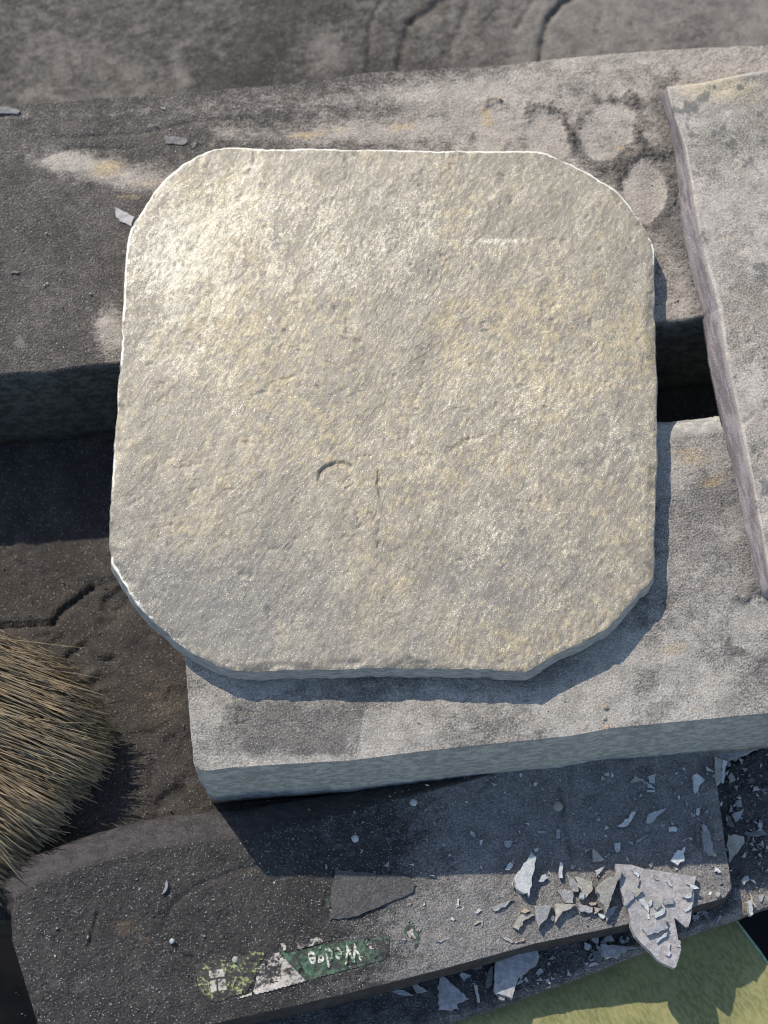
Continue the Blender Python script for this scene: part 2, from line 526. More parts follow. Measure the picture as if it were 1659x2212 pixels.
def fingermarks(X, Y, marks):
    """pressed-in ovals with a pushed-up crumbly rim: returns dz, dust, grit"""
    dz = 0; du = 0; gr = 0
    for (px, py, rx, ry, rot) in marks:
        c = P(px, py)[:2]
        d = ell(X, Y, c, (rx * .12, ry * .12), rot)
        d = d + fbm(X, Y, 7, 4, 77) * .34 + fbm(X, Y, 2, 3, 79) * .08
        inside = sstep(1.0, .86, d)
        rim = np.exp(-((d - 1.16) / .18) ** 2) * sstep(-.35, .25, fbm(X, Y, 5, 3, 80) + .15 * np.sin(rx))
        ang = np.arctan2(Y - c[1], X - c[0])
        rw = .55 + .45 * np.cos(ang - 1.0)
        crumb = np.abs(fbm(X, Y, 1.3, 3, 5, .7))
        dz = dz - .18 * inside + rim * rw * (.15 + 2.4 * crumb)
        rr = np.hypot(X - c[0] + 1.8, Y - c[1] - 2.5)
        dz = dz + inside * .035 * np.sin(rr * 2 * math.pi / .85)
        du = du + inside * .8
        gr = gr + rim * (.5 + .5 * rw)
    return dz, du, gr

slab_edge_mm = pxy([(1428, 190), (1446, 324), (1496, 597), (1527, 756), (1583, 1000), (1643, 1293)])

# rear beam
rA = pxy([(-420, 262), (-90, 237), (0, 231), (200, 214), (400, 201), (600, 184), (700, 173), (780, 159), (830, 155), (1000, 147),
          (1100, 141), (1200, 127), (1350, 115), (1500, 106), (1659, 98), (1760, 92)])
rB = pxy([(-420, 836), (-90, 812), (0, 805), (108, 799), (162, 789), (252, 780), (500, 760), (900, 728), (1200, 708), (1451, 690), (1507, 684), (1760, 664)])
F_REAR = [(1312, 280, 66, 96, -.35), (1182, 300, 52, 68, .1), (1395, 415, 54, 76, .15), (1062, 280, 40, 62, 0)]
FL_REAR = [pxy(p) for p in ([(75, 300), (300, 290), (420, 262), (560, 258)], [(60, 350), (150, 322), (285, 322)])]
def rear_disp(X, Y, ed):
    dz = fbm(X, Y, 28, 3, 1) * .5 + fbm(X, Y, 7, 4, 2, ang=-.08, stretch=3) * .30 + fbm(X, Y, 1.5, 3, 3, .7) * .12
    f, du, gr = fingermarks(X, Y, F_REAR)
    dz = dz + f
    for L in FL_REAR:
        dz = dz - .35 * np.exp(-(polydist(X, Y, L) / .7) ** 2)
    # crumbly dust heap beside the right-hand slab and along the rear edge
    ds = polydist(X, Y, slab_edge_mm)
    dz = dz + np.exp(-(ds / 3.0) ** 2) * (.5 + 1.2 * np.abs(fbm(X, Y, 1.2, 3, 8, .7)))
    right = sstep(20, 70, X)
    dz = dz + right * np.abs(fbm(X, Y, 1.1, 3, 9, .7)) * .5 * (1 - np.clip(du, 0, 1))
    return dz
def rear_attr(X, Y, ed):
    f, du, gr = fingermarks(X, Y, F_REAR)
    n = fbm(X, Y, 22, 4, 11)
    n2 = fbm(X, Y, 9, 4, 12, ang=-.08, stretch=2.5)
    right = sstep(-82, -15, X + (Y - 60) * -.9)
    dust = .10 + right * .60 + n * .35 * (right + .25) + n2 * .30 * (right + .4) + du * .45
    for b, a in (((140, 345, 70, 28, -.1), .7), ((230, 375, 130, 38, -.15), .75), ((330, 390, 90, 30, .1), .5), ((235, 700, 35, 65, .2), .95),
                 ((55, 695, 45, 22, .3), .45), ((45, 742, 18, 12, 0), .5), ((500, 285, 60, 26, 0), .35), ((700, 290, 170, 30, .05), .45), ((560, 225, 190, 34, .08), .35), ((820, 250, 160, 40, .08), .3),
                 ((800, 205, 120, 24, .1), .35), ((900, 280, 150, 30, .1), .4), ((1000, 200, 130, 30, .1), .4), ((250, 600, 26, 40, 0), .5),
                 ((90, 250, 200, 10, .05), .2), ((1640, 140, 120, 30, 0), .1)):
        dust = dust + a * blob(X, Y, *b)
    dust = dust - .9 * blob(X, Y, 120, 560, 190, 150) - .15 * blob(X, Y, 300, 300, 150, 24, .05) - .3 * np.clip(gr, 0, 1)
    och = 0
    for b, a in (((235, 365, 48, 26, .15), 1.0), ((320, 395, 70, 16, .1), .55), ((280, 425, 60, 12, .1), .6), ((500, 262, 20, 8, 0), .5), ((655, 296, 50, 14, .1), .7),
                 ((870, 275, 46, 16, .1), .75), ((720, 280, 70, 14, .1), .5), ((1050, 240, 16, 26, 0), .85), ((1055, 268, 18, 22, 0), .7), ((930, 185, 40, 14, .3), .4),
                 ((1340, 320, 34, 9, .1), .7), ((160, 300, 12, 5, 0), .4), ((1430, 310, 12, 22, 0), .5)):
        och = och + a * blob(X, Y, *b)
    ds = polydist(X, Y, slab_edge_mm)
    grit = np.clip(gr, 0, 1.2) * (.55 + .5 * fbm(X, Y, 3, 3, 95)) + np.exp(-(ds / 4.5) ** 2) * .75 + .5 * blob(X, Y, 1440, 500, 60, 60) - du * .6
    grit = grit + .3 * blob(X, Y, 120, 560, 220, 150)
    return dict(dust=dust, ochre=och + 0 * X, grit=grit)
def side_beam(L, n, oo, dd):
    rear = sstep(.3, .8, n[:, 1])
    oo = oo * (1 - rear * .5)
    return oo, dd
WALL_BEAM = [(0, 0), (0.25, .15), (.7, .6), (1.3, 2), (2.0, 5), (2.8, 9), (3.4, 13), (3.9, 18), (4.3, 23), (4.7, 28), (5.0, 34), (5.2, BEAM_H - .2)]
beam_r = add_obj('stone_beam', loft_slab('stone_beam', rA, rB, lambda x, y: 0 * x, .42, WALL_BEAM, .5, 21, rear_disp, rear_attr, side_beam), M_REAR)
tag(beam_r, 'rear dusty stone bench beam with finger marks pressed in its dust, behind the rounded tile', 'bench beam', 'dusty beams carrying the tiles')

# front beam
fA = pxy([(372, 1055), (380, 1045), (400, 1036), (700, 1013), (1100, 978), (1480, 944), (1600, 933), (1800, 916)])
fB = pxy([(419, 1636), (423, 1652), (431, 1662), (448, 1665), (509, 1657), (754, 1643), (900, 1624), (1000, 1613), (1236, 1589), (1315, 1573), (1515, 1554), (1659, 1540), (1800, 1528)])
F_FRONT = [(1640, 1352, 74, 66, .3)]
flake_cracks = [pxy(p) for p in ([(505, 1508), (520, 1530), (512, 1560), (530, 1585)], [(490, 1530), (545, 1540)], [(498, 1565), (540, 1560)])]
def front_disp(X, Y, ed):
    dz = fbm(X, Y, 26, 3, 31) * .45 + fbm(X, Y, 6, 4, 32, ang=-.08, stretch=2) * .25 + fbm(X, Y, 1.4, 3, 33, .7) * .10
    f, du, gr = fingermarks(X, Y, F_FRONT)
    ds = polydist(X, Y, slab_edge_mm)
    dz = dz + f + np.exp(-(ds / 2.6) ** 2) * (.4 + 1.1 * np.abs(fbm(X, Y, 1.2, 3, 38, .7)))
    for L in flake_cracks:
        dz = dz - .5 * np.exp(-(polydist(X, Y, L) / .35) ** 2)
    g = front_attr(X, Y, ed)['grit']
    dz = dz + np.clip(g, 0, 1) * (np.abs(fbm(X, Y, 1.0, 3, 40, .7)) * .35 + .15)
    return dz
def front_attr(X, Y, ed):
    f, du, gr = fingermarks(X, Y, F_FRONT)
    n = fbm(X, Y, 20, 4, 41); n2 = fbm(X, Y, 8, 4, 42, ang=.5, stretch=2)
    dust = .56 + n * .6 + n2 * .5 + du * .4
    # the dark rectangle of grit with a sharp right-hand border
    xl = P(476, 1580)[0]; xr = P(772, 1580)[0]
    yt = P(600, 1523)[1]; yb = P(600, 1638)[1]
    wob = fbm(X, Y, 6, 3, 43) * 1.5
    rect = sstep(xl - 4, xl + 6, X + wob) * sstep(xr + .6, xr - .4, X + wob * .25 + (Y - yb) * -.12) * sstep(yb - 1, yb + 1.5, Y + wob) * sstep(yt + 5, yt - 3, Y + wob)
    grit = rect * (.72 + .6 * n2 + .5 * fbm(X, Y, 4, 4, 44, .6)) + np.clip(gr, 0, 1.2) * 1.3
    ds = polydist(X, Y, slab_edge_mm)
    grit = grit + np.exp(-(ds / 5) ** 2) * .6
    grit = grit + .55 * blob(X, Y, 1568 , 1512, 42, 40, soft=.8) + .6 * blob(X, Y, 1130, 1472, 110, 26, .1) + .2 * blob(X, Y, 850, 1600, 40, 10, 0)
    grit = grit + .55 * blob(X, Y, 560, 1475, 60, 22, -.3) + .5 * blob(X, Y, 950, 1590, 120, 14, .1) + .35 * blob(X, Y, 1620, 1440, 50, 14, -.5) - du * .5
    grit = grit + .4 * blob(X, Y, 1530, 1180, 20, 40) + .35 * blob(X, Y, 1420, 1530, 50, 18, .1)
    dust = dust - .45 * np.clip(gr, 0, 1) - rect * .35 + .35 * blob(X, Y, 880, 1590, 100, 40) + .3 * blob(X, Y, 1300, 1520, 160, 40)
    och = 0
    for b, a in (((1455, 1400, 38, 22, .2), .75), ((1500, 1455, 20, 14, 0), .4), ((1500, 985, 60, 34, 0), .75), ((1540, 1040, 40, 18, .2), .8), ((1300, 1440, 70, 14, .3), .45),
                 ((1310, 1565, 6, 6, 0), 1.0), ((1505, 1535, 26, 10, 0), .5), ((1625, 1530, 26, 12, 0), .5), ((1290, 1530, 20, 14, 0), .3), ((620, 1622, 100, 8, .05), .35), ((1424, 1200, 9, 8, 0), .7)):
        och = och + a * blob(X, Y, *b)
    return dict(dust=dust, ochre=och + 0 * X, grit=grit)
def side_front(L, n, oo, dd):
    # the rear arris is rounded over, the front leans out
    rear = sstep(.3, .8, n[:, 1])
    k = dd / BEAM_H
    r = 7.0
    ro = r * np.sin(np.clip(dd / r, 0, 1) * math.pi / 2) ** .6
    oo = oo * (1 - rear) + ro * rear
    left = sstep(.3, .8, -n[:, 0])
    front = sstep(.3, .8, -n[:, 1])
    oo = oo * (1 - left * .75) * (1 - front * .6)
    return oo, dd
beam_f = add_obj('stone_beam', loft_slab('stone_beam', fA, fB, lambda x, y: 0 * x, .42, WALL_BEAM, .45, 22, front_disp, front_attr, side_front), M_BEAM)
tag(beam_f, 'front pale dusty stone bench beam with rounded left corner, under the lower half of the tile', 'bench beam', 'dusty beams carrying the tiles')

# ------------------------------------------------------------------ the rounded tile
TILE_T = 7.8
tile_px = [(500, 316), (525, 317), (560, 321), (640, 322), (740, 322), (830, 321), (870, 325), (1000, 326), (1160, 326), (1182, 331), (1230, 351),
           (1275, 373), (1320, 402), (1336, 413), (1350, 430), (1385, 480), (1410, 526), (1413, 540), (1413, 620), (1415, 720), (1418, 860), (1418, 1000),
           (1414, 1100), (1412, 1200), (1411, 1246), (1400, 1264), (1350, 1315), (1312, 1357), (1280, 1378), (1240, 1396), (1190, 1420), (1150, 1446),
           (1138, 1451), (1050, 1449), (950, 1445), (850, 1443), (700, 1447), (600, 1449), (508, 1449), (470, 1437), (420, 1412), (370, 1379), (335, 1348),
           (300, 1310), (270, 1265), (240, 1214), (238, 1160), (240, 1100), (245, 980), (250, 920), (256, 860), (262, 750), (263, 700), (270, 590),
           (277, 522), (286, 490), (310, 450), (335, 410), (360, 385), (395, 356), (440, 329), (480, 317)]
tile_mm = pxy(tile_px, TILE_T)
def TP(*pts): return pxy(pts, TILE_T)
arc1 = TP((690, 1036), (692, 1020), (705, 1008), (725, 1001), (740, 1001), (757, 1007))
crk = [TP((818, 1012), (820, 1035), (817, 1050), (823, 1075)), TP((814, 1100), (817, 1130), (815, 1150), (819, 1186)),
       TP((530, 860), (570, 845), (610, 820), (650, 800)), TP((990, 960), (1010, 948)), TP((930, 1000), (980, 965), (1010, 948), (1060, 945)),
       TP((380, 1010), (430, 1000)), TP((1010, 515), (1060, 520), (1120, 526)), TP((1100, 860), (1140, 850), (1170, 830)), TP((900, 860), (890, 930), (870, 1010)),
       TP((545, 320), (552, 345), (548, 362), (520, 380))]
def tile_edge(L):
    s = np.arange(len(L)) * .42
    n = loop_normals(L)
    sc = fbm(s, 0 * s, 9.0, 4, 91, .65) * .3 - np.abs(fbm(s, 0 * s + 5, 4.5, 2, 92)) * .25 - sstep(.3, .6, fbm(s, 0 * s + 9, 6, 3, 93)) * .3
    return L + n * sc[:, None]
def tile_disp(X, Y, ed):
    A = 1.07                                     # the riven grain runs from lower left to upper right
    dz = fbm(X, Y, 48, 3, 51) * .6
    dz = dz + fbm(X, Y, 15, 3, 52, .5, ang=A, stretch=2.2) * .10
    # terraces: thin cleavage layers with crisp ragged steps
    q = fbm(X, Y, 30, 6, 54, .62, ang=A - .35, stretch=1.5) * 7
    fr = q - np.floor(q)
    dz = dz + (sstep(.90, .99, fr) + np.floor(q)) * .05
    q = fbm(X, Y, 12, 5, 58, .65, ang=.35, stretch=1.6) * 3.2
    fr = q - np.floor(q)
    dz = dz + (sstep(.86, .98, fr) + np.floor(q)) * .035
    dz = dz + fbm(X, Y, 2.2, 3, 55, .65, ang=A, stretch=2.4) * .065
    low = sstep(-40, -66, Y) + .6 * sstep(-35, -62, X + (Y + 30) * .3) * sstep(0, -30, Y)
    dz = dz + low * fbm(X, Y, 2.6, 4, 56, .7) * .16
    d = polydist(X, Y, arc1)
    c = TP((728, 1028))[0]
    dz = dz - .75 * np.exp(-(d / .45) ** 2) - .25 * sstep(1.0, .8, ell(X, Y, c, (4.6, 3.4)))
    for k, L in enumerate(crk):
        wx = fbm(X, Y, 3, 3, 64) * .9
        d = polydist(X + wx, Y - wx, L)
        dash = sstep(-.3, .2, fbm(X, Y, 1.6, 2, 60 + k))
        amp = [.45, .4, .22, .5, .12, .08, -.12, .15, .12, .25][k]
        dz = dz - amp * np.exp(-(d / [.45, .4, .5, .5, .6, .4, .5, .5, 1.0, .4][k]) ** 2) * dash
    # scattered pocks
    pk = fbm(X, Y, 3.2, 3, 65, .6)
    dz = dz - sstep(.52, .7, pk) * .2
    sp = sstep(-.05, .45, fbm(X, Y, 8, 3, 57))
    dz = dz - sstep(.6, 0, ed) * .12 - sstep(2.6, 0, ed + fbm(X, Y, 2.5, 3, 59) * .9) * sp * .7
    return dz
def tile_attr(X, Y, ed):
    t = lambda *b: blob(X, Y, *b, z=TILE_T)
    g = fbm(X, Y, 22, 5, 61, .6) * .5
    gold = .40 + .08 * sstep(-40, 40, Y) + .26 * t(430, 560, 380, 420) + .16 * t(560, 830, 120, 60, .35) + .25 * t(1040, 1010, 120, 60, .5) + .12 * t(800, 700, 300, 260) \
        + .25 * t(1090, 1380, 140, 60) + .2 * t(1200, 700, 260, 200) + .25 * t(560, 1340, 40, 20) + .3 * t(290, 1190, 14, 14) + g
    blue = .12 + .42 * sstep(30, -60, Y) + .12 * sstep(-10, 60, X) + .55 * t(470, 1290, 260, 150) + .22 * t(1130, 1230, 160, 120, .6) + .3 * t(1330, 950, 130, 240) + .3 * t(330, 1050, 90, 200) - g * .7 \
        + .25 * t(980, 1250, 160, 140) - .3 * t(450, 500, 250, 200)
    pale_sheen = .12 + .38 * t(345, 565, 95, 85) + .46 * t(480, 460, 300, 200) + .4 * t(400, 720, 180, 180) + .7 * t(1065, 520, 60, 5, 0) + .22 * t(1130, 850, 22, 8, .5) \
        + .25 * t(1130, 980, 300, 300) + .6 * t(1090, 1400, 22, 7, .4) + .5 * t(1162, 1418, 10, 12) + .3 * t(900, 500, 300, 160) - .25 * t(480, 1290, 240, 150)  # sheen painted pale at upper left, plus small white marks
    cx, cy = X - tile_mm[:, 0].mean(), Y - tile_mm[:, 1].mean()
    lit = np.clip((-cx * .5 + cy * .85) / 60 * .5 + .5, 0, 1)  # sun-side highlight painted into the pale chipped rim
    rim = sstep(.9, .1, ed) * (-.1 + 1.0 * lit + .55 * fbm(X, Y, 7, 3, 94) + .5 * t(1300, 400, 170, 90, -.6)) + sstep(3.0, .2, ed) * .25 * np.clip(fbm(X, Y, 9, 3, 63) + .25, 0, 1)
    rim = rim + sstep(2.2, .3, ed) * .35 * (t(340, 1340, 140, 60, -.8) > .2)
    return dict(gold=gold, blue=blue, pale_sheen=pale_sheen, rim=rim)
WALL_TILE = [(0, 0), (.10, .12), (.22, .45), (.35, 1.3), (.55, 2.4), (.7, 3.6), (.85, 4.8), (.8, 6.2), (.45, 7.7)]
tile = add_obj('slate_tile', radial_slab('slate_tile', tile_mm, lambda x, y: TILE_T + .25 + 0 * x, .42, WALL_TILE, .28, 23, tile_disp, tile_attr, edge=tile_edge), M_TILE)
tag(tile, 'square slate tile with hand-trimmed rounded corners and golden grey riven face, lying across both beams', 'slate tile')

# ------------------------------------------------------------------ the slab at the right border
SL_T = 7.0
sl_left = pxy([(1440, 188), (1452, 235), (1480, 315), (1496, 405), (1510, 495), (1530, 580), (1554, 663), (1567, 762), (1603, 927), (1630, 1059), (1651, 1175), (1668, 1262)], SL_T)
sl_top = pxy([(1440, 188), (1520, 178), (1590, 163), (1659, 150), (1900, 118)], SL_T)
sl_bot = pxy([(1668, 1262), (1760, 1250), (2060, 1225)], SL_T)
# loft: A = top/rear edge left to right, B = front edge; the left side is bent, so use the radial builder
sl_out = np.vstack([sl_left[::1], sl_bot[1:], sl_top[::-1][:-1]])
def slab_disp(X, Y, ed):
    return fbm(X, Y, 20, 4, 71) * .3 + fbm(X, Y, 4, 4, 72, .6) * .18 - sstep(.8, 0, ed) * .2 + np.minimum(0, fbm(X, Y, 3, 3, 73) + .25) * .9
def slab_attr(X, Y, ed):
    n = fbm(X, Y, 14, 4, 74)
    och = .18 + .6 * blob(X, Y, 1520, 215, 90, 55) + .3 * blob(X, Y, 1600, 230, 60, 50) + .25 * (fbm(X, Y, 16, 3, 75)) + .8 * np.exp(-(ed / .8) ** 2) * 0
    gritv = .9 * sstep(.2, .5, fbm(X, Y, 5, 5, 76, .65)) + .4 * blob(X, Y, 1620, 700, 25, 14) + .4 * blob(X, Y, 1520, 350, 10, 8)
    return dict(dust=.45 + n * .6 + 1.0 * sstep(1.2, .2, ed), ochre=och, grit=gritv)
WALL_SLAB = [(0, 0), (.25, .3), (1.0, 1.4), (1.8, 2.6), (2.6, 3.8), (3.3, 4.9), (3.9, 6.0), (4.3, 7.0)]
def side_slab(L, n, oo, dd):
    y = L[:, 1]
    k = np.interp(y, [-30, -12, 30, 85, 100, 112], [.4, .62, .82, .8, .5, .15])
    s_ = y * 1.0
    chat = (np.sin(s_ * 2 * math.pi / 1.1 + fbm(L[:, 0], y, 9, 2, 99) * 5) * .07 + fbm(L[:, 0], y, 11, 3, 98) * .15) * np.clip(dd / 3, 0, 1)
    step = .25 * sstep(1.6, 2.4, dd + fbm(L[:, 0], y, 14, 3, 97) * 3.2)
    return oo * k + chat * k, dd
slab = add_obj('slate_slab', radial_slab('slate_slab', sl_out, lambda x, y: SL_T + .2 + 0 * x, .5, WALL_SLAB, .10, 24, slab_disp, slab_attr,
               center=pxy([(1750, 650)], SL_T)[0], sidefn=side_slab), M_SLAB)
tag(slab, 'straight-edged pale slate slab with sawn slanting side, at the right border across both beams', 'slate slab')

# ------------------------------------------------------------------ table stone under everything
FZ = -BEAM_H
floor_cracks = [([(840, -40), (826, 0), (801, 57), (798, 100), (796, 150), (795, 180)], 1.0, .75), ([(1000, -30), (954, 0), (915, 30), (882, 52), (875, 90), (861, 146)], 1.5, 1.1),
                ([(1260, -40), (1225, 0), (1183, 36), (1175, 70), (1168, 114), (1165, 160)], 2.2, 1.0), ([(1030, -30), (1017, 0), (991, 68), (970, 110), (949, 140)], .6, 1.4),
                ([(1160, -30), (1147, 0), (1116, 62)], .7, .7), ([(1069, 26), (1043, 52)], .7, .6), ([(-60, 1356), (0, 1353), (60, 1350), (115, 1346), (140, 1315), (166, 1293), (200, 1270)], 2.2, .8),
                ([(108, 1384), (122, 1384), (135, 1375)], 1.0, .7), ([(285, 1590), (338, 1585)], .9, .6), ([(270, 1645), (310, 1630)], .9, .6), ([(255, 1715), (300, 1708)], .7, .6),
                ([(230, 1260), (290, 1230)], .8, 1.2), ([(330, 1650), (325, 1700)], .8, .6), ([(250, 1330), (285, 1290)], 1.0, 1.0), ([(1300, 30), (1290, 70), (1310, 100)], .4, .7)]
floor_cracks = [(pxy(p, FZ), a, w) for p, a, w in floor_cracks]
def floor_disp(X, Y, ed):
    dz = fbm(X, Y, 40, 3, 81) * .7 + fbm(X, Y, 8, 4, 82) * .35
    lower = sstep(30, -20, Y)
    ch = fbm(X, Y, 6.5, 2, 83, .5, ang=.62, stretch=2.6)
    dz = dz - lower * sstep(.30, .52, ch) * 1.3 - lower * 1.3 * sstep(.22, .42, fbm(X, Y, 4, 2, 84, ang=.2, stretch=2)) * .5
    for L, a, w in floor_cracks:
        wob = fbm(X, Y, 5, 3, 85) * .8
        d = np.abs(polydist(X + wob, Y - wob, L))
        dz = dz - a * np.exp(-(d / w) ** 2)
    # a raised ledge beyond the long crack at upper right
    return dz + fbm(X, Y, 1.6, 3, 86, .7) * .15
def floor_attr(X, Y, ed):
    up = sstep(60, 110, Y)
    dust = -.02 + up * (.24 + .45 * sstep(-30, 70, X)) + fbm(X, Y, 25, 4, 87) * .25 + up * .5 * blob(X, Y, 700, 110, 70, 90, z=FZ) \
        + up * .4 * blob(X, Y, 390, 160, 20, 50, .4, z=FZ) + .35 * blob(X, Y, 480, 120, 8, 14, z=FZ) * up + .25 * up * sstep(-20, -90, X)
    och = (1 - up) * (.25 + fbm(X, Y, 20, 3, 88) * .5)
    return dict(dust=dust, ochre=och, grit=0 * X + .1 * (1 - up))
tA = pxy([(-420, -330), (2100, -330)], FZ)
tB = pxy([(-420, 2010), (60, 1985), (350, 1880), (600, 1760), (900, 1610), (1200, 1500), (2100, 1400)], FZ)
# equal x-steps keep the two long edges in step
xs = np.linspace(-160, 165, 60)
tAr = np.column_stack([xs, np.interp(xs, tA[:, 0], tA[:, 1])]); tBr = np.column_stack([xs, np.interp(xs, tB[:, 0], tB[:, 1])])
table = add_obj('ground', loft_slab('ground', tAr, tBr, lambda x, y: FZ + 0 * x, .75, [(0, 0), (.3, .3), (.8, 1.2), (1.2, 4), (1.4, 10), (1.4, 30)], .5, 25, floor_disp, floor_attr), M_FLOOR)
tag(table, kind='structure')
table.name = 'stone_table_ground'

# ------------------------------------------------------------------ lower board (a shallow wedge) and its base plank
def ZB(x, y):
    return -26.0 - .076 * (x + 50.0)
BASE_Z = -44.0
bA = pxy([(26, 2030), (24, 1975), (36, 1938), (66, 1916), (100, 1903), (190, 1872), (280, 1846), (400, 1823), (514, 1812), (667, 1776), (811, 1740), (884, 1722),
          (1000, 1692), (1128, 1655), (1300, 1625), (1480, 1600), (1528, 1590), (1534, 1596)], ZB)
bB = pxy([(108, 2300), (200, 2274), (350, 2240), (476, 2208), (738, 2149), (962, 2091), (1155, 2038), (1347, 1998), (1510, 1954), (1541, 1947), (1566, 1938), (1580, 1918)], ZB)
step_line = pxy([(360, 2000), (358, 1984), (372, 1955), (410, 1925), (460, 1900), (514, 1880), (700, 1840), (900, 1800)], ZB)
board_lines = [(pxy(p, ZB), a, w) for p, a, w in (
    ([(1062, 1640), (1048, 1720)], .0, .5), ([(1208, 1700), (1212, 1740), (1222, 1790), (1236, 1850)], 1.0, .6), ([(1040, 1705), (1050, 1690), (1062, 1686)], .5, .4),
    ([(210, 1975), (190, 2045)], .9, .35), ([(160, 2010), (175, 2040)], .3, .4), ([(1030, 1690), (1042, 1750)], .4, .4), ([(400, 2065), (416, 2070)], .6, .4))]
def board_disp(X, Y, ed):
    dz = fbm(X, Y, 26, 3, 101) * .5 + fbm(X, Y, 6, 4, 102, .6) * .30 + fbm(X, Y, 1.7, 3, 103, .6) * .28
    d = polydist(X, Y, step_line)
    above = sstep(-.8, .8, Y - np.interp(X, step_line[:, 0], step_line[:, 1]))
    dz = dz - .55 * np.exp(-(d / .8) ** 2) * sstep(10, -30, X)
    for L, a, w in board_lines:
        dz = dz - a * np.exp(-(polydist(X, Y, L) / w) ** 2)
    rough = sstep(10, 60, X)
    return dz + rough * fbm(X, Y, 4, 3, 104, .7) * .35
def board_attr(X, Y, ed):
    b = lambda *q: blob(X, Y, *q, z=-30.0)
    n = fbm(X, Y, 20, 4, 105)
    dust = .0 + n * .3 + 1.0 * sstep(-25, 40, X) + .4 * b(900, 2000, 220, 60) + .3 * b(1250, 1980, 240, 60) + .3 * b(160, 1980, 70, 60) + .2 * b(130, 1930, 60, 20, .4)
    och = 1.1 * b(400, 2010, 42, 26) + .8 * b(440, 2035, 50, 16) * 0 + 0
    och = .95 * b(410, 2012, 40, 16) + .75 * b(450, 2030, 26, 14) + .8 * b(265, 2010, 0.1, .1)
    och = .95 * b(278, 2010, 36, 20) + .85 * b(320, 2032, 16, 10) + .6 * b(262, 2060, 22, 14) + .6 * b(285, 2110, 18, 10)
    return dict(dust=dust, ochre=och, grit=.25 + n * .3)
def side_board(L, n, oo, dd):
    k = dd / 17.0
    rear = sstep(.2, .8, n[:, 1] + .25 * (-n[:, 0]))
    front = sstep(.2, .8, -n[:, 1])
    out = (8.5 * rear * sstep(40, -60, L[:, 0]) + 3.2 * rear * sstep(-60, 40, L[:, 0]) + .6 * front + .8)
    oo = out * np.clip(k / (.75 - .42 * rear), 0, 1) ** .9
    zt = ZB(L[:, 0], L[:, 1])
    dd = k * (zt - (BASE_Z - .6))
    return oo, dd
WALL_BOARD = [(0, d) for d in (0, .15, .5, 1.2, 2.2, 3.5, 5, 7, 9, 11.5, 14, 17)]
board = add_obj('wedge_board', loft_slab('wedge_board', bA, bB, ZB, .42, WALL_BOARD, .35, 26, board_disp, board_attr, side_board), M_BOARD)
tag(board, 'dark gritty board with a worn green label, lying on the base plank below the beams', 'board')

pA = pxy([(-20, 2150), (300, 1990), (700, 1800), (1000, 1700), (1200, 1640), (1400, 1560), (1900, 1480)], BASE_Z)
pB = pxy([(-20, 2560), (300, 2448), (700, 2306), (995, 2202), (1235, 2117), (1395, 2053), (1595, 1982), (1659, 1957), (1900, 1868)], BASE_Z)
xs = np.linspace(-84, 132, 50)
pAr = np.column_stack([xs, np.interp(xs, pA[:, 0], pA[:, 1])]); pBr = np.column_stack([xs, np.interp(xs, pB[:, 0], pB[:, 1])])
base_lines = [(pxy(p, BASE_Z), a, w) for p, a, w in (
    ([(1570, 1653), (1590, 1640), (1620, 1622), (1660, 1600)], 1.6, .8), ([(1600, 1775), (1640, 1770)], .9, .5), ([(1580, 1700), (1650, 1695)], .5, .5))]
def base_disp(X, Y, ed):
    dz = fbm(X, Y, 20, 3, 111) * .5 + fbm(X, Y, 5, 4, 112, .65) * .5 + fbm(X, Y, 1.6, 3, 113, .7) * .3
    for L, a, w in base_lines:
        dz = dz - a * np.exp(-(polydist(X, Y, L) / w) ** 2)
    return dz - sstep(1.5, 0, ed) * .5
def base_attr(X, Y, ed):
    b = lambda *q: blob(X, Y, *q, z=BASE_Z)
    return dict(dust=.1 + fbm(X, Y, 16, 4, 114) * .3 + .35 * sstep(4, 1, ed) + .5 * b(1620, 1930, 50, 40) + .3 * b(1480, 2000, 100, 30),
                ochre=.7 * b(1612, 1960, 10, 50) + .2 * b(1560, 1960, 40, 30), grit=.3 + 0 * X)
base = add_obj('base_plank', loft_slab('base_plank', pAr, pBr, lambda x, y: BASE_Z + 0 * x, .5, [(0, 0), (.2, .2), (.5, .8), (.6, 1.8), (.3, 3)], .3, 27, base_disp, base_attr), M_BASE)
tag(base, 'dusty grey base plank littered with shards, sticking out in front of the wedge board', 'plank')

# ------------------------------------------------------------------ label on the board
def text_mesh(body, size_mm, spacing=1.0):
    cu = bpy.data.curves.new('t', 'FONT'); cu.body = body; cu.size = size_mm; cu.space_character = spacing
    cu.align_x = 'CENTER'; cu.align_y = 'CENTER'; cu.extrude = 0.0; cu.offset = .14; cu.resolution_u = 3
    o = bpy.data.objects.new('t', cu); SC.collection.objects.link(o)
    bpy.context.view_layer.update()
    me = bpy.data.meshes.new_from_object(o)
    bpy.data.objects.remove(o); bpy.data.curves.remove(cu)
    return me

def worn_material(name, col, col2, wear, rough=.6, edge_wear=.0, grime=(.032, .030, .029)):
    """print that has been scuffed through to the gritty board"""
    m = NT(name)
    n = m.noise(.9, 5, .75); n2 = m.noise(3.5, 4, .6)
    base = m.mix(m.ss(n2, .4, .6), col, col2)
    f = m.ss(plus(m, m.math('MULTIPLY', n, .65), m.math('MULTIPLY', n2, .35), m.math('MULTIPLY', m.attr('wearv'), .12)), wear, wear + .10)
    c = m.mix(f, grime, base)
    return m.done(c, rough, m.bump(n, .25), .4)

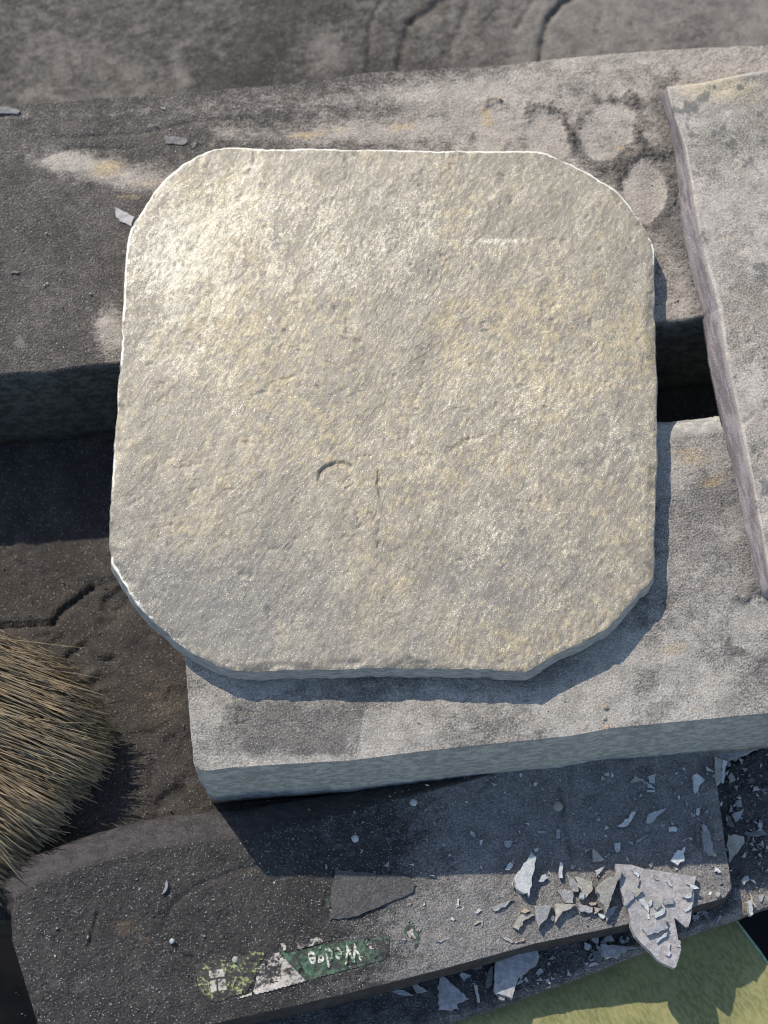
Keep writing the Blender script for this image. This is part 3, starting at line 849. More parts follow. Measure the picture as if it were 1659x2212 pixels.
def drape(me, zoff, wearf=None):
    """press a flat mesh given in mm (x, y) onto the board's surface"""
    co = np.empty(len(me.vertices) * 3, np.float32); me.vertices.foreach_get('co', co); co = co.reshape(-1, 3)
    X, Y = co[:, 0].astype(float), co[:, 1].astype(float)
    Z = ZB(X, Y) + board_disp(X, Y, np.full(len(X), 20.)) + zoff
    out = np.column_stack([X, Y, Z]).astype(np.float32) * MM
    me.vertices.foreach_set('co', out.ravel())
    at = me.attributes.new('wearv', 'FLOAT', 'POINT')
    at.data.foreach_set('value', np.asarray(np.zeros(len(X)) if wearf is None else wearf(X, Y), np.float32))
    me.update()
    return me

def poly_patch(name, pts_mm, res=.5, ragged=0.0, seed=0):
    """flat filled polygon as a fine grid clipped to the outline (sheet lying on the board)"""
    pts = np.asarray(pts_mm)
    x0, y0 = pts.min(0); x1, y1 = pts.max(0)
    nx = int((x1 - x0) / res) + 2; ny = int((y1 - y0) / res) + 2
    gx = x0 + np.arange(nx) * res; gy = y0 + np.arange(ny) * res
    GX, GY = np.meshgrid(gx, gy)
    cx = GX[:-1, :-1] + res / 2; cy = GY[:-1, :-1] + res / 2
    inside = np.zeros(cx.shape, bool)
    n = len(pts)
    for i in range(n):
        xa, ya = pts[i]; xb, yb = pts[(i + 1) % n]
        cond = ((ya > cy) != (yb > cy)) & (cx < (xb - xa) * (cy - ya) / (yb - ya + 1e-12) + xa)
        inside ^= cond
    if ragged:
        inside &= fbm(cx, cy, 3, 3, seed) > -ragged
    F = grid_faces(ny, nx).reshape(ny - 1, nx - 1, 4)[inside]
    V = np.column_stack([GX.ravel(), GY.ravel(), 0 * GX.ravel()])
    used = np.unique(F); remap = -np.ones(len(V), int); remap[used] = np.arange(len(used))
    me = make_mesh(name, V[used] / MM, remap[F], smooth=True)
    return me

M_GREEN = worn_material('worn_green_print', (.045, .115, .06), (.07, .14, .085), .47)
M_CREAM = worn_material('worn_cream_paper', (.40, .36, .31), (.50, .45, .40), .40)
M_CREAM2 = worn_material('scuffed_cream_paper', (.36, .33, .29), (.48, .43, .38), .475)
M_LIME = worn_material('worn_lime_print', (.22, .27, .06), (.34, .36, .16), .50)
M_WHITE = worn_material('worn_white_letters', (.58, .54, .46), (.68, .62, .54), .455, grime=(.05, .12, .065))
M_INK = worn_material('worn_dark_ink', (.03, .03, .028), (.04, .04, .035), .2)

label_root = bpy.data.objects.new('label', None); SC.collection.objects.link(label_root)
tag(label_root, 'scuffed green and cream paper label with upside-down white lettering, stuck on the dark board', 'label')
lz = lambda pts: pxy(pts, ZB)
def LPx(x, y): return (398.2 + .34 * x, 1957.6 + .34 * y)      # places measured on an enlargement of the label
def lpart(name, pts, mat, zoff, ragged=0, seed=0, wearf=None):
    me = poly_patch(name, lz([LPx(*p) for p in pts]), .1 if name == 'ink_line' else .3, ragged, seed)
    return add_obj(name, drape(me, zoff, wearf), mat, label_root)
lpart('green_panel', [(595, 262), (650, 300), (880, 245), (1080, 215), (1300, 190), (1300, 290), (1260, 345), (1000, 412), (775, 475), (640, 335)], M_GREEN, 0.24, .45, 5,
      lambda X, Y: sstep(-12, 2, X) * -.4 + .2)
lpart('green_panel', [(1395, 150), (1450, 95), (1500, 130), (1480, 260), (1400, 310)], M_GREEN, 0.24, .12, 6, lambda X, Y: 0 * X - .1)
lpart('green_panel', [(905, -65), (935, -60), (925, 10), (900, 5)], M_GREEN, 0.24, .3, 7)
lpart('cream_panel', [(330, 590), (480, 520), (620, 470), (600, 300), (560, 300), (640, 340), (770, 475), (560, 535)], M_CREAM, 0.28, .6, 8)
lpart('cream_panel', [(470, 380), (600, 290), (670, 390), (760, 470), (560, 500), (440, 545)], M_CREAM2, 0.26, .5, 9)
lpart('cream_panel', [(610, 235), (690, 235), (980, 170), (985, 205), (850, 240), (680, 290), (630, 290)], M_CREAM2, 0.27, .25, 10)
lpart('cream_panel', [(1150, 240), (1300, 215), (1290, 280), (1180, 270)], M_CREAM2, 0.30, .0, 14)
lpart('cream_panel', [(1410, 160), (1450, 140), (1470, 210), (1430, 200)], M_CREAM2, 0.30, .3, 15)
lpart('lime_panel', [(60, 370), (250, 340), (450, 290), (520, 300), (470, 400), (400, 540), (200, 610), (100, 560)], M_LIME, 0.22, .5, 11)
lpart('white_square', [(158, 412), (250, 398), (268, 530), (168, 548)], M_CREAM, .34)
lpart('ink_line', [(158, 460), (254, 446), (255, 458), (159, 472)], M_INK, .42)
lpart('ink_line', [(201, 460), (212, 459), (218, 542), (207, 543)], M_INK, .42)
lpart('ink_line', [(590, 440), (612, 362), (620, 364), (600, 444)], M_INK, .38)
# the word, upside down
tm = text_mesh('Wedge', 6.6, 1.12)
co = np.empty(len(tm.vertices) * 3, np.float32); tm.vertices.foreach_get('co', co); co = co.reshape(-1, 3)
a0, a1 = lz([LPx(790, 345)])[0], lz([LPx(1120, 285)])[0]
d = (a1 - a0); wmm = np.hypot(*d); d = d / wmm
mx = co[:, 0].max() - co[:, 0].min()
u = -co[:, 0] * (wmm / mx); v = -co[:, 1] * 1.0
ctr = (a0 + a1) / 2
nn = np.array([-d[1], d[0]])
co[:, :2] = ctr + u[:, None] * d + v[:, None] * nn
co[:, 2] = 0
tm.vertices.foreach_set('co', co.ravel()); 
add_obj('lettering', drape(tm, .46), M_WHITE, label_root)

# ------------------------------------------------------------------ shards
def prism(name, poly, z0f, thick, seed, tilt=(0, 0), jag=.0, undercut=.35, dome=0.0):
    """a split flake: polygon (mm) with broken, slightly slanting sides; rests on z0f"""
    r = np.random.default_rng(seed)
    L = np.asarray(poly, float)
    if not ccw(L): L = L[::-1]
    per = np.hypot(*(np.roll(L, -1, 0) - L).T).sum()
    n = int(min(46, max(len(L) * 2, per / .9)))
    pts = []
    seg = np.hypot(*(np.roll(L, -1, 0) - L).T)
    for i in range(len(L)):
        k = max(1, int(round(n * seg[i] / per)))
        a, b = L[i], L[(i + 1) % len(L)]
        t = (b - a); nr = np.array([t[1], -t[0]]) / (np.hypot(*t) + 1e-9)
        for j in range(k):
            q = a + t * j / k
            if j: q = q + nr * r.normal(0, .13 + jag * .4)
            pts.append(q)
    L = np.array(pts); n = len(L)
    c = L.mean(0)
    zc = float(z0f(c[0], c[1]))
    def zt(q): return np.array([float(z0f(a_, b_)) for a_, b_ in q]) + tilt[0] * (q[:, 0] - c[0]) + tilt[1] * (q[:, 1] - c[1])
    lift = max(0, (abs(tilt[0]) * (L[:, 0].max() - L[:, 0].min()) + abs(tilt[1]) * (L[:, 1].max() - L[:, 1].min())) * .5)
    low = c + (L - c) * (1 + undercut * r.uniform(.0, .5, n)[:, None] * thick / (np.hypot(*(L - c).T)[:, None] + .5))
    inn = c + (L - c) * .55
    zb_ = zt(L) + lift
    V = np.vstack([np.column_stack([low, zb_]),
                   np.column_stack([c + (L - c) * (1 + .02 * r.normal(size=n))[:, None], zb_ + thick * .55]),
                   np.column_stack([L, zb_ + thick + r.normal(0, .02, n)]),
                   np.column_stack([inn, zt(inn) + lift + thick + dome + r.normal(0, .012, n)]),
                   [[c[0], c[1], zc + lift + thick + dome + .03]], [[c[0], c[1], zc + lift]]])
    F = np.vstack([grid_faces(4, n, 0, True)])
    a = np.arange(n)
    T = np.vstack([np.column_stack([3 * n + a, 3 * n + np.roll(a, -1), np.full(n, 4 * n)]),
                   np.column_stack([np.roll(a, -1), a, np.full(n, 4 * n + 1)])])
    me = make_mesh(name, V, F, smooth=False, tris=T)
    return me

ZA = lambda x, y: (1261 + .24 * x, 1593 + .24 * y)
ZBm = lambda x, y: (1062 + .2 * x, 1792 + .2 * y)
ZC = lambda x, y: (1261 + .2 * x, 1825 + .2 * y)
ZD = lambda x, y: (796 + .28 * x, 1925 + .28 * y)
ZE = lambda x, y: (1460 + .18 * x, 1593 + .18 * y)
ZF = lambda x, y: (1460 + .13 * x, 1925 + .13 * y)
ZG = lambda x, y: (398 + .4 * x, 1858 + .4 * y)
ZH = lambda x, y: (.28 * x, 166 + .28 * y)
ZI = lambda x, y: (.36 * x, 1725 + .36 * y)
board_s = lambda x, y: ZB(x, y) + .25
big_top = lambda x, y: ZB(x, y) + .5 + 2.2
base_s = lambda x, y: BASE_Z + .15
beam_s = lambda x, y: .0
PALE, GREY, TAN, DARK, RUST, DUST, LILAC = M_SH_PALE, M_SH_GREY, M_SH_TAN, M_SH_DARK, M_SH_RUST, M_SH_DUST, M_SH_BIG
G = 'slate shards scattered on the board and plank'
SH = [
 # map, polygon, surface, thickness, tilt, material, label
 (ZA, [(415,410),(465,345),(555,385)], board_s, .8, (0,.1), TAN, 'small tan triangular shard whose tip touches a pale blue one, below the front beam'),
 (ZA, [(575,350),(655,320),(640,410),(590,400)], board_s, 1.2, (.15,-.1), PALE, 'pale four-cornered shard touching the tip of the small tan triangle'),
 (ZA, [(565,395),(600,418),(642,460),(580,450)], board_s, .5, (0,.2), PALE, 'thin white sliver just under the pale four-cornered shard'),
 (ZA, [(568,474),(640,468),(642,490),(575,492)], board_s, .5, (0,.2), PALE, 'tiny flat pale bar, lowest of the small cluster below the front beam'),
 (ZA, [(560,262),(600,275),(615,310),(570,318)], board_s, .5, (0,0), DARK, 'small dark chip directly above the pale four-cornered shard'),
 (ZA, [(980,350),(1020,320),(1090,385),(1040,440),(1010,500),(995,480)], board_s, 1.8, (.1,0), PALE, 'largest lone pale blue shard near the right end of the board, close to the beam'),
 (ZA, [(1300,350),(1330,310),(1370,375),(1310,415)], base_s, 1.2, (0,0), TAN, 'small tan shard on the base plank nearest the front beam'),
 (ZA, [(305,795),(490,640),(400,790)], board_s, 1.5, (0,.15), PALE, 'left one of two long pointed pale shards lying side by side in the shade'),
 (ZA, [(580,690),(750,630),(605,770),(565,765)], board_s, 1.5, (0,-.1), PALE, 'right one of two long pointed pale shards lying side by side in the shade'),
 (ZA, [(1355,440),(1392,438),(1388,485)], base_s, .8, (0,0), TAN, 'tiny tan triangle on the base plank just below the small tan shard'),
 (ZA, [(1335,690),(1440,645),(1410,730),(1370,760)], base_s, 1.6, (.1,.1), GREY, 'grey wing-shaped shard on the base plank right of the board end'),
 (ZA, [(1275,690),(1330,720),(1355,810),(1290,790)], base_s, 1.0, (0,0), DARK, 'dark shard beside the grey wing-shaped one on the base plank'),
 (ZA, [(1298,870),(1445,890),(1450,950),(1370,1050),(1310,1130)], base_s, 1.4, (0,0), TAN, 'large tan-grey shard on the base plank butted against the end of the board'),
 (ZA, [(1065,780),(1110,800),(1190,1070),(1080,1015)], board_s, 2.0, (.05,0), GREY, 'long grey upright-lying shard with black shadow on its left side, near the board end'),
 (ZA, [(1010,760),(1045,780),(1050,990),(1000,930)], board_s, .4, (0,0), RUST if False else DARK, 'narrow dark flake in the shadow left of the long grey shard'),
 (ZA, [(280,950),(330,945),(325,1020),(295,1030)], board_s, 1.2, (.2,0), PALE, 'small bright bow-shaped shard in the shade above the big lilac shard'),
 (ZA, [(780,1110),(850,1010),(880,1020),(915,985),(905,1110),(850,1150)], board_s, 1.5, (0,.1), PALE, 'ragged pale blue shard just above the right half of the big lilac shard'),
 (ZA, [(765,810),(830,800),(838,845),(770,848)], board_s, .8, (0,0), PALE, 'small square pale chip between the pointed pair and the long grey shard'),
 (ZA, [(180,315),(235,313),(230,340),(190,340)], board_s, .6, (0,0), PALE, 'tiny white chip left of the small tan triangle'),
 (ZA, [(1375,530),(1418,533),(1400,556)], base_s, .7, (0,0), PALE, 'tiny bright white chip on the base plank above the grey wing-shaped shard'),
 (ZA, [(1178,170),(1255,200),(1255,370),(1190,440)], board_s, .6, (.05,0), TAN, 'brown pointed flake tucked against the front beam at the board end'),
 (ZA, [(1255,200),(1295,210),(1265,400),(1245,400)], board_s, 1.6, (.1,0), PALE, 'thin pale sliver standing on the right edge of the brown pointed flake'),
 (ZA, [(1120,60),(1700,0),(1640,70),(1540,95),(1450,140),(1310,205),(1140,150)], base_s, 3.5, (.0,0), GREY, 'flat grey piece sticking out from under the front beam at the right border'),
 (ZA, [(1440,860),(1620,830),(1659,870),(1480,890)], base_s, .6, (0,0), DARK, 'long dark flake right of the large tan-grey shard'),
 (ZA, [(1470,380),(1520,365),(1540,400),(1490,420)], base_s, .6, (0,0), DARK, 'round dark chip right of the small tan shard on the plank'),
 (ZA, [(1370,570),(1420,560),(1430,620),(1385,630)], base_s, 1.0, (0,0), GREY, 'grey chip between the tiny white chip and the wing-shaped shard'),
 (ZA, [(1015,640),(1050,620),(1035,700),(1010,690)], board_s, .8, (0,0), PALE, 'small pale splinter above the long grey shard'),
 (ZA, [(958,680),(985,675),(975,705)], board_s, .6, (0,0), PALE, 'tiny white chip just left of the small pale splinter'),
 (ZA, [(470,930),(560,880),(565,890),(480,950)], board_s, .5, (0,0), GREY, 'narrow grey sliver between the pale pointed pair and the bow-shaped shard'),
 (ZBm, [(245,520),(330,400),(430,250),(480,300),(455,450),(430,560),(405,725),(385,680),(350,690),(280,640)], board_s, 2.6, (.08,.05), PALE, 'biggest pale green-grey shard at the shadow border, pointing up left of the shard heap'),
 (ZBm, [(140,120),(232,125),(180,195),(150,180)], board_s, .7, (0,0), GREY, 'small grey triangle up and left of the biggest pale green-grey shard'),
 (ZBm, [(145,430),(200,350),(238,380),(190,435)], board_s, 1.0, (0,0), PALE, 'small pale chip left of the biggest pale green-grey shard'),
 (ZBm, [(460,205),(500,195),(505,225),(475,240)], board_s, .8, (0,0), PALE, 'tiny white chip at the tip of the biggest pale green-grey shard'),
 (ZBm, [(495,555),(575,480),(612,520),(560,560)], board_s, .9, (0,.1), PALE, 'small lilac-white shard right of the biggest pale green-grey shard'),
 (ZBm, [(800,470),(890,530),(945,590),(940,668),(870,665),(840,600)], board_s, 1.5, (.1,.1), GREY, 'grey pointed shard at the top left of the shard heap'),
 (ZBm, [(890,510),(1080,560),(1095,640),(1000,745),(960,640)], board_s, 2.0, (0,.1), TAN, 'broad tan-grey shard in the middle of the shard heap'),
 (ZBm, [(705,650),(880,650),(882,792),(800,790)], board_s, 1.6, (0,0), GREY, 'grey triangular shard pointing left, left side of the shard heap'),
 (ZBm, [(960,680),(1005,690),(1000,745),(955,740)], board_s, 2.4, (0,.2), PALE, 'bright white chip under the broad tan-grey shard'),
 (ZBm, [(458,820),(655,822),(610,920),(512,1068),(472,900)], board_s, 2.2, (.05,.02), GREY, 'grey triangle pointing down with dark broken right edge, lower left of the heap'),
 (ZBm, [(690,800),(915,812),(860,850),(770,880),(690,1005)], board_s, 2.0, (0,0), TAN, 'hook-shaped tan shard beside the downward grey triangle'),
 (ZBm, [(930,790),(1095,840),(1090,890),(1010,880),(950,880)], board_s, 1.6, (0,0), GREY, 'low grey shard below the broad tan-grey one'),
 (ZBm, [(1125,645),(1250,540),(1405,445),(1340,600),(1290,720),(1235,905),(1165,740)], board_s, 3.2, (-.12,.12), TAN, 'tall tan fin-shaped shard leaning against the big lilac shard'),
 (ZBm, [(1150,905),(1232,930),(1212,962),(1180,952)], board_s, .8, (0,0), PALE, 'small pale chip at the foot of the fin-shaped shard'),
 (ZBm, [(1240,850),(1365,830),(1300,920),(1240,992)], board_s, 1.4, (0,0), GREY, 'grey pointed shard between the fin-shaped shard and the big lilac shard'),
 (ZBm, [(1108,835),(1200,850),(1150,890),(1108,912)], board_s, 1.0, (0,0), TAN, 'small tan triangle left of the foot of the fin-shaped shard'),
 (ZBm, [(1050,790),(1135,780),(1130,810),(1075,820)], board_s, 1.6, (0,0), RUST, 'little rust-coloured chip below the broad tan-grey shard'),
 (ZBm, [(-5,840),(110,795),(240,750),(150,835),(30,882)], board_s, .8, (0,0), GREY, 'long smooth blue-grey flake in the sunlit grit left of the heap'),
 (ZBm, [(-190,890),(-130,850),(-105,870),(-150,905)], board_s, .7, (0,0), PALE, 'short smooth pale flake at the left end of the long blue-grey one'),
 (ZBm, [(340,900),(462,922),(400,960),(340,990),(292,1082),(230,1050),(262,990),(300,940)], board_s, 1.6, (0,0), TAN, 'leaf-shaped tan shard left of the downward grey triangle'),
 (ZBm, [(318,882),(350,850),(412,880),(370,905)], board_s, 2.0, (0,0), RUST, 'bright orange chip at the top of the leaf-shaped tan shard'),
 (ZBm, [(1100,200),(1150,250),(1222,322),(1100,350)], board_s, 1.6, (0,0), TAN, 'tan-grey triangle in the shade left above the big lilac shard'),
 (ZBm, [(1120,440),(1150,430),(1230,385),(1185,450),(1132,502)], board_s, 1.0, (0,0), PALE, 'pale torn-edged shard just left of the corner of the big lilac shard'),
 (ZBm, [(1335,140),(1392,148),(1380,180),(1385,225),(1355,245)], board_s, 1.0, (0,0), PALE, 'small light hourglass chip above the corner of the big lilac shard'),
 (ZBm, [(40,1065),(70,1080),(130,1160),(235,1215),(215,1225),(120,1170)], board_s, .6, (0,0), GREY, 'thin curved grey sliver near the front edge of the board'),
 (ZBm, [(250,1215),(350,1180),(360,1190),(260,1230)], board_s, .6, (0,0), RUST, 'short brownish splinter right of the curved grey sliver'),
 (ZBm, [(740,350),(765,360),(770,520),(730,520)], board_s, 1.2, (0,.1), PALE, 'narrow pale shard standing at the shadow border above the heap'),
 (ZBm, [(700,0),(740,0),(738,90),(700,95)], board_s, .8, (0,0), GREY, 'short grey splinter below the brown pebble'),
 (ZBm, [(655,920),(680,940),(665,985),(640,970)], board_s, .8, (0,0), PALE, 'tiny white chip between the grey triangle and the hook-shaped shard'),
 (ZC, [(338,205),(600,240),(900,295),(1212,350),(1190,500),(1180,650),(1132,880),(1095,885),(1020,720),(985,640),(965,730),(1000,900),(1020,1025),(1055,1110),(1030,1200),(1000,1310),(975,1332),(880,1290),(800,1250),(720,1150),(640,1080),(560,990),(510,880),(500,760),(455,650),(425,560),(395,400)],
      lambda x, y: ZB(x, y) + .5, 2.2, (0, 0), LILAC, 'big lilac-grey slate shard with straight top edge, its tip hanging over the plank edge'),
 (ZC, [(430,640),(440,540),(490,430),(610,370),(590,440),(540,520),(540,580),(450,665)], big_top, 1.2, (0,0), GREY, 'curved grey flake on the left edge of the big lilac shard'),
 (ZC, [(520,500),(565,448),(640,492),(560,562)], big_top, 1.6, (.1,0), TAN, 'tan wedge-shaped flake on the upper left of the big lilac shard'),
 (ZC, [(597,590),(640,575),(700,650),(705,735),(650,660)], big_top, .8, (0,0), PALE, 'glittering white flake, longest of the V in the middle of the big lilac shard'),
 (ZC, [(700,630),(745,590),(738,645),(712,668)], big_top, .8, (0,0), PALE, 'glittering white flake forming the right arm of the V on the big lilac shard'),
 (ZC, [(690,745),(712,750),(715,800),(692,800)], big_top, .5, (0,0), PALE, 'tiny bright chip right below the V of white flakes'),
 (ZC, [(750,640),(790,590),(842,650),(790,702)], big_top, 1.0, (0,0), GREY, 'grey diamond-shaped flake right of the white V'),
 (ZC, [(862,575),(972,585),(970,635),(870,645)], big_top, 1.2, (.05,.1), GREY, 'small grey oblong flake right of the diamond-shaped one'),
 (ZC, [(755,755),(880,678),(876,730),(780,790)], big_top, 1.0, (0,.1), PALE, 'pale slanting bar-shaped flake below the diamond-shaped one'),
 (ZC, [(640,905),(900,800),(915,895),(690,975)], big_top, 1.8, (.0,.12), GREY, 'largest blue-grey block lying slantwise on the big lilac shard'),
 (ZC, [(778,1020),(905,945),(892,990),(795,1062)], big_top, 1.0, (0,.15), PALE, 'pale slanting bar-shaped flake below the blue-grey block'),
 (ZC, [(888,388),(930,378),(955,452),(920,432)], big_top, .8, (0,0), PALE, 'small white triangle near the top edge of the big lilac shard'),
 (ZC, [(1108,422),(1180,430),(1250,470),(1200,475)], big_top, .8, (0,0), PALE, 'white sliver poking over the right edge of the big lilac shard'),
 (ZC, [(1068,480),(1120,445),(1180,470),(1170,560),(1060,565)], big_top, .8, (0,0), LILAC, 'lilac flat flake under the white sliver at the right edge'),
 (ZC, [(1080,545),(1150,535),(1160,570),(1100,575)], lambda x, y: big_top(x, y) + .8, .5, (0,0), PALE, 'small pale chip resting on the lilac flat flake'),
 (ZC, [(1083,700),(1175,635),(1165,685),(1100,722)], big_top, .8, (0,0), PALE, 'bright slanting flake on the right prong of the big lilac shard'),
 (ZC, [(885,1190),(900,1080),(940,1060),(925,1205)], big_top, .8, (0,0), LILAC, 'narrow lilac flake near the tip of the big lilac shard'),
 (ZC, [(515,270),(605,315),(592,352),(545,312)], big_top, .7, (0,0), PALE, 'thin pale triangle at the top left of the big lilac shard'),
 (ZC, [(755,325),(800,335),(815,380),(765,370)], big_top, .5, (0,0), GREY, 'faint grey chip between the two pale triangles at the top edge'),
 (ZC, [(1008,1050),(1040,1028),(1052,1105),(1000,1095)], big_top, .5, (0,0), LILAC, 'small flake on the right edge of the overhanging tip'),
 (ZC, [(180,1075),(420,1092),(640,1100),(430,1150),(240,1235)], base_s, 2.2, (0,0), GREY, 'long grey slate wedge in sun at the lip of the base plank'),
 (ZC, [(80,920),(255,905),(170,970),(160,1062),(90,1010)], base_s, 2.2, (0,.1), GREY, 'grey bent shard in the shade under the front edge of the board'),
 (ZC, [(10,1050),(85,1090),(60,1135),(10,1112)], base_s, 1.6, (0,0), PALE, 'pale chip below the grey bent shard on the plank'),
 (ZC, [(100,1150),(180,1140),(200,1240),(130,1250)], base_s, 1.6, (0,0), DARK, 'dark shard left of the long grey slate wedge'),
 (ZC, [(225,1000),(300,975),(335,1042),(222,1045)], base_s, 1.6, (0,0), GREY, 'small grey shard above the long grey slate wedge'),
 (ZC, [(400,1030),(440,1025),(450,1060),(405,1065)], base_s, 1.0, (0,0), PALE, 'tiny white chip close above the long grey slate wedge'),
 (ZC, [(1170,745),(1262,760),(1240,802),(1180,800)], base_s, 1.4, (0,0), GREY, 'grey chip in the shade right of the prong of the big lilac shard'),
 (ZC, [(1440,500),(1475,508),(1462,565),(1432,552)], board_s, 1.6, (0,0), TAN, 'cream-coloured crumb right of the big lilac shard, near the board corner'),
 (ZE, [(475,1572),(505,1560),(545,1612),(470,1612)], board_s, 1.2, (0,0), PALE, 'small pale triangle above right of the big lilac shard'),
 (ZE, [(788,1705),(865,1655),(880,1712),(820,1772)], base_s, 2.0, (.1,0), PALE, 'bright white block-like chip on the plank just beyond the board corner'),
 (ZF, [(1190,190),(1240,150),(1265,150),(1288,385),(1240,405),(1215,300)], base_s, 2.5, (0,.0), PALE, 'upright white shard at the lip of the plank, beside the black gap'),
 (ZF, [(1225,30),(1245,40),(1335,265),(1310,260)], base_s, 1.4, (0,0), TAN, 'thin tan splinter crossing behind the upright white shard'),
 (ZD, [(548,630),(775,830),(680,870),(690,905),(540,915)], base_s, 1.8, (0,0), GREY, 'big grey triangle in deep shade under the front edge of the board'),
 (ZD, [(335,722),(370,710),(452,772),(372,785)], base_s, 1.4, (0,.1), GREY, 'small grey four-sided shard in deep shade left of the big grey triangle'),
 (ZD, [(185,772),(250,760),(348,806),(260,802)], base_s, 1.0, (0,0), GREY, 'flat grey sliver at the left end of the shaded plank'),
 (ZD, [(985,500),(1100,450),(1300,415),(1318,500),(1295,565),(1175,650),(1130,740),(1110,825),(980,790),(970,650)], base_s, 3.0, (0,0), GREY, 'large smooth grey piece with curved right edge in the shade under the board'),
 (ZD, [(905,740),(915,640),(960,575),(955,720),(930,745)], base_s, 2.0, (0,0), DARK, 'narrow dark shard against the left side of the large smooth grey piece'),
 (ZD, [(720,590),(700,560),(860,550),(880,590)], base_s, 2.5, (0,0), DARK, 'dark flat flake left above the large smooth grey piece'),
 (ZD, [(815,720),(840,725),(862,860),(840,850)], base_s, 1.2, (0,0), TAN, 'thin brown splinter between the grey triangle and the large smooth piece'),
 (ZD, [(1000,800),(1055,795),(1050,840),(1010,835)], base_s, 2.0, (0,0), GREY, 'small crumb at the plank lip below the large smooth grey piece'),
 (ZD, [(640,200),(672,215),(655,232),(632,218)], board_s, .6, (0,0), PALE, 'small smooth pale chip in the sunlit grit, left of the short smooth flake'),
 (ZD, [(683,60),(702,62),(700,110),(682,108)], board_s, .6, (0,0), PALE, 'small upright pale chip in the sunlit grit, below the shadow border'),
 (ZD, [(812,250),(880,225),(885,240),(820,262)], board_s, .6, (0,0), TAN, 'pale brown splinter below the short smooth pale flake'),
 (ZD, [(520,385),(620,350),(628,362),(560,395)], board_s, .5, (0,0), GREY, 'faint grey splinter in the grit between the label and the curved sliver'),
 (ZG, [(812,50),(1215,92),(1246,130),(1236,172),(1100,230),(940,300),(782,326),(795,180)], board_s, .45, (0,0), DUST, 'thin flat grit-covered slab above the green label, same dark colour as the board'),
 (ZI, [(1000,488),(1008,520),(990,560),(973,572)], board_s, 1.0, (0,0), GREY, 'small pointed chip at the end of the curved crack, left part of the board'),
 (ZH, [(1277,450),(1440,470),(1446,500),(1420,520),(1277,510)], beam_s, .45, (0,0), M_SH_BEAM, 'flat oblong flake lying on the rear beam just up-left of the tile'),
 (ZH, [(890,1005),(960,1040),(1038,1078),(1012,1152),(950,1120),(895,1078)], beam_s, .45, (0,0), LILAC, 'whitish dusty flake on the rear beam touching the left edge of the tile'),
 (ZH, [(-60,232),(60,225),(155,262),(130,282),(0,278),(-60,295)], beam_s, .9, (0,0), DARK, 'blue-black chip on the rear edge of the rear beam at the left border'),
 (ZH, [(1490,508),(1525,500),(1500,540),(1478,555)], beam_s, .4, (0,0), M_SH_BEAM, 'small chip beside the flat oblong flake on the rear beam'),
 (ZH, [(1240,226),(1275,236),(1268,246),(1245,238)], beam_s, .8, (0,0), PALE, 'tiny bright chip on the rear beam near its rear edge'),
 (ZH, [(75,1500),(120,1494),(150,1500),(130,1512),(80,1512)], beam_s, .6, (0,0), M_SH_BEAM, 'small grey chip on the rear beam near the left border'),
]
VIS = []
for i, (mp, poly, sf, th, tl, mat, lab) in enumerate(SH):
    big = len(poly) > 20
    z0 = sf
    pts_px = [mp(*q) for q in poly]
    top = (lambda x, y, s=sf, t=th: float(s(x, y)) + t)
    mm = np.array([PF(a, b, top)[:2] for a, b in pts_px])
    me = prism('slate_shard', mm, sf, th * (.72 if th < 2 else 1), 300 + i, tilt=(tl[0], tl[1]), jag=.25 if big else .05, dome=.0)
    c = mm.mean(0)
    nm = 'slate_shard'
    co = np.empty(len(me.vertices) * 3, np.float32); me.vertices.foreach_get('co', co); co = co.reshape(-1, 3)
    org = np.array([c[0] * MM, c[1] * MM, float(sf(c[0], c[1])) * MM], np.float32)
    me.vertices.foreach_set('co', (co - org).ravel()); me.update()
    o = add_obj(nm, me, mat); o.location = tuple(float(v) for v in org)
    tag(o, lab, 'slate shard', G)

# two crumbs that are not slate
def pebble(px, py, zf, r, mat, lab):
    c = PF(px, py, zf)
    th = np.linspace(0, math.pi, 9)[1:-1]; ph = np.linspace(0, 2 * math.pi, 13)[:-1]
    V = [[0, 0, r * .8]]
    for t in th:
        for p in ph:
            q = np.array([math.sin(t) * math.cos(p), math.sin(t) * math.sin(p), math.cos(t) * .8])
            k = r * (1 + .22 * float(vnoise(np.array(q[0] * 2 + px), np.array(q[1] * 2), np.array(q[2] * 2), 3)))
            V.append(list(q * k))
    V.append([0, 0, -r * .8])
    V = np.array(V)
    n = 12; m = len(th)
    F = grid_faces(m, n, 1, True)
    a = np.arange(n)
    T = np.vstack([np.column_stack([1 + a, 1 + np.roll(a, -1), 0 * a]), np.column_stack([1 + (m - 1) * n + np.roll(a, -1), 1 + (m - 1) * n + a, 0 * a + len(V) - 1])])
    me = make_mesh('pebble', V, F[:, ::-1], tris=T)
    o = add_obj('pebble', me, mat); o.location = (c[0] * MM, c[1] * MM, (c[2] + r * .5) * MM)
    tag(o, lab, 'pebble')
pebble(1204, 1743, board_s, 1.4, M_SH_TAN, 'brown round pebble in the shaded grit below the front beam, above a short splinter')
pebble(893, 1700 + 34, board_s, .0001 + 1.0, M_SH_PALE, 'white round pebble in the shaded grit left of centre')
pebble(767, 1812, board_s, 1.0, M_SH_PALE, 'pale pebble just inside the shadow of the front beam, above the thin flat slab')
pebble(1310, 1572, beam_s, .7, M_SH_RUST, 'tiny orange pebble on the front arris of the front beam')
pebble(1306, 1552, beam_s, .5, M_SH_TAN, 'tiny golden pebble just above the orange one on the front beam')
pebble(1308, 1528, beam_s, .6, M_SH_RUST, 'tiny brown pebble, uppermost of three on the front beam')
pebble(372, 2033, board_s, .7, M_SH_PALE, 'white speck-like pebble on the left part of the board below the curved crack')
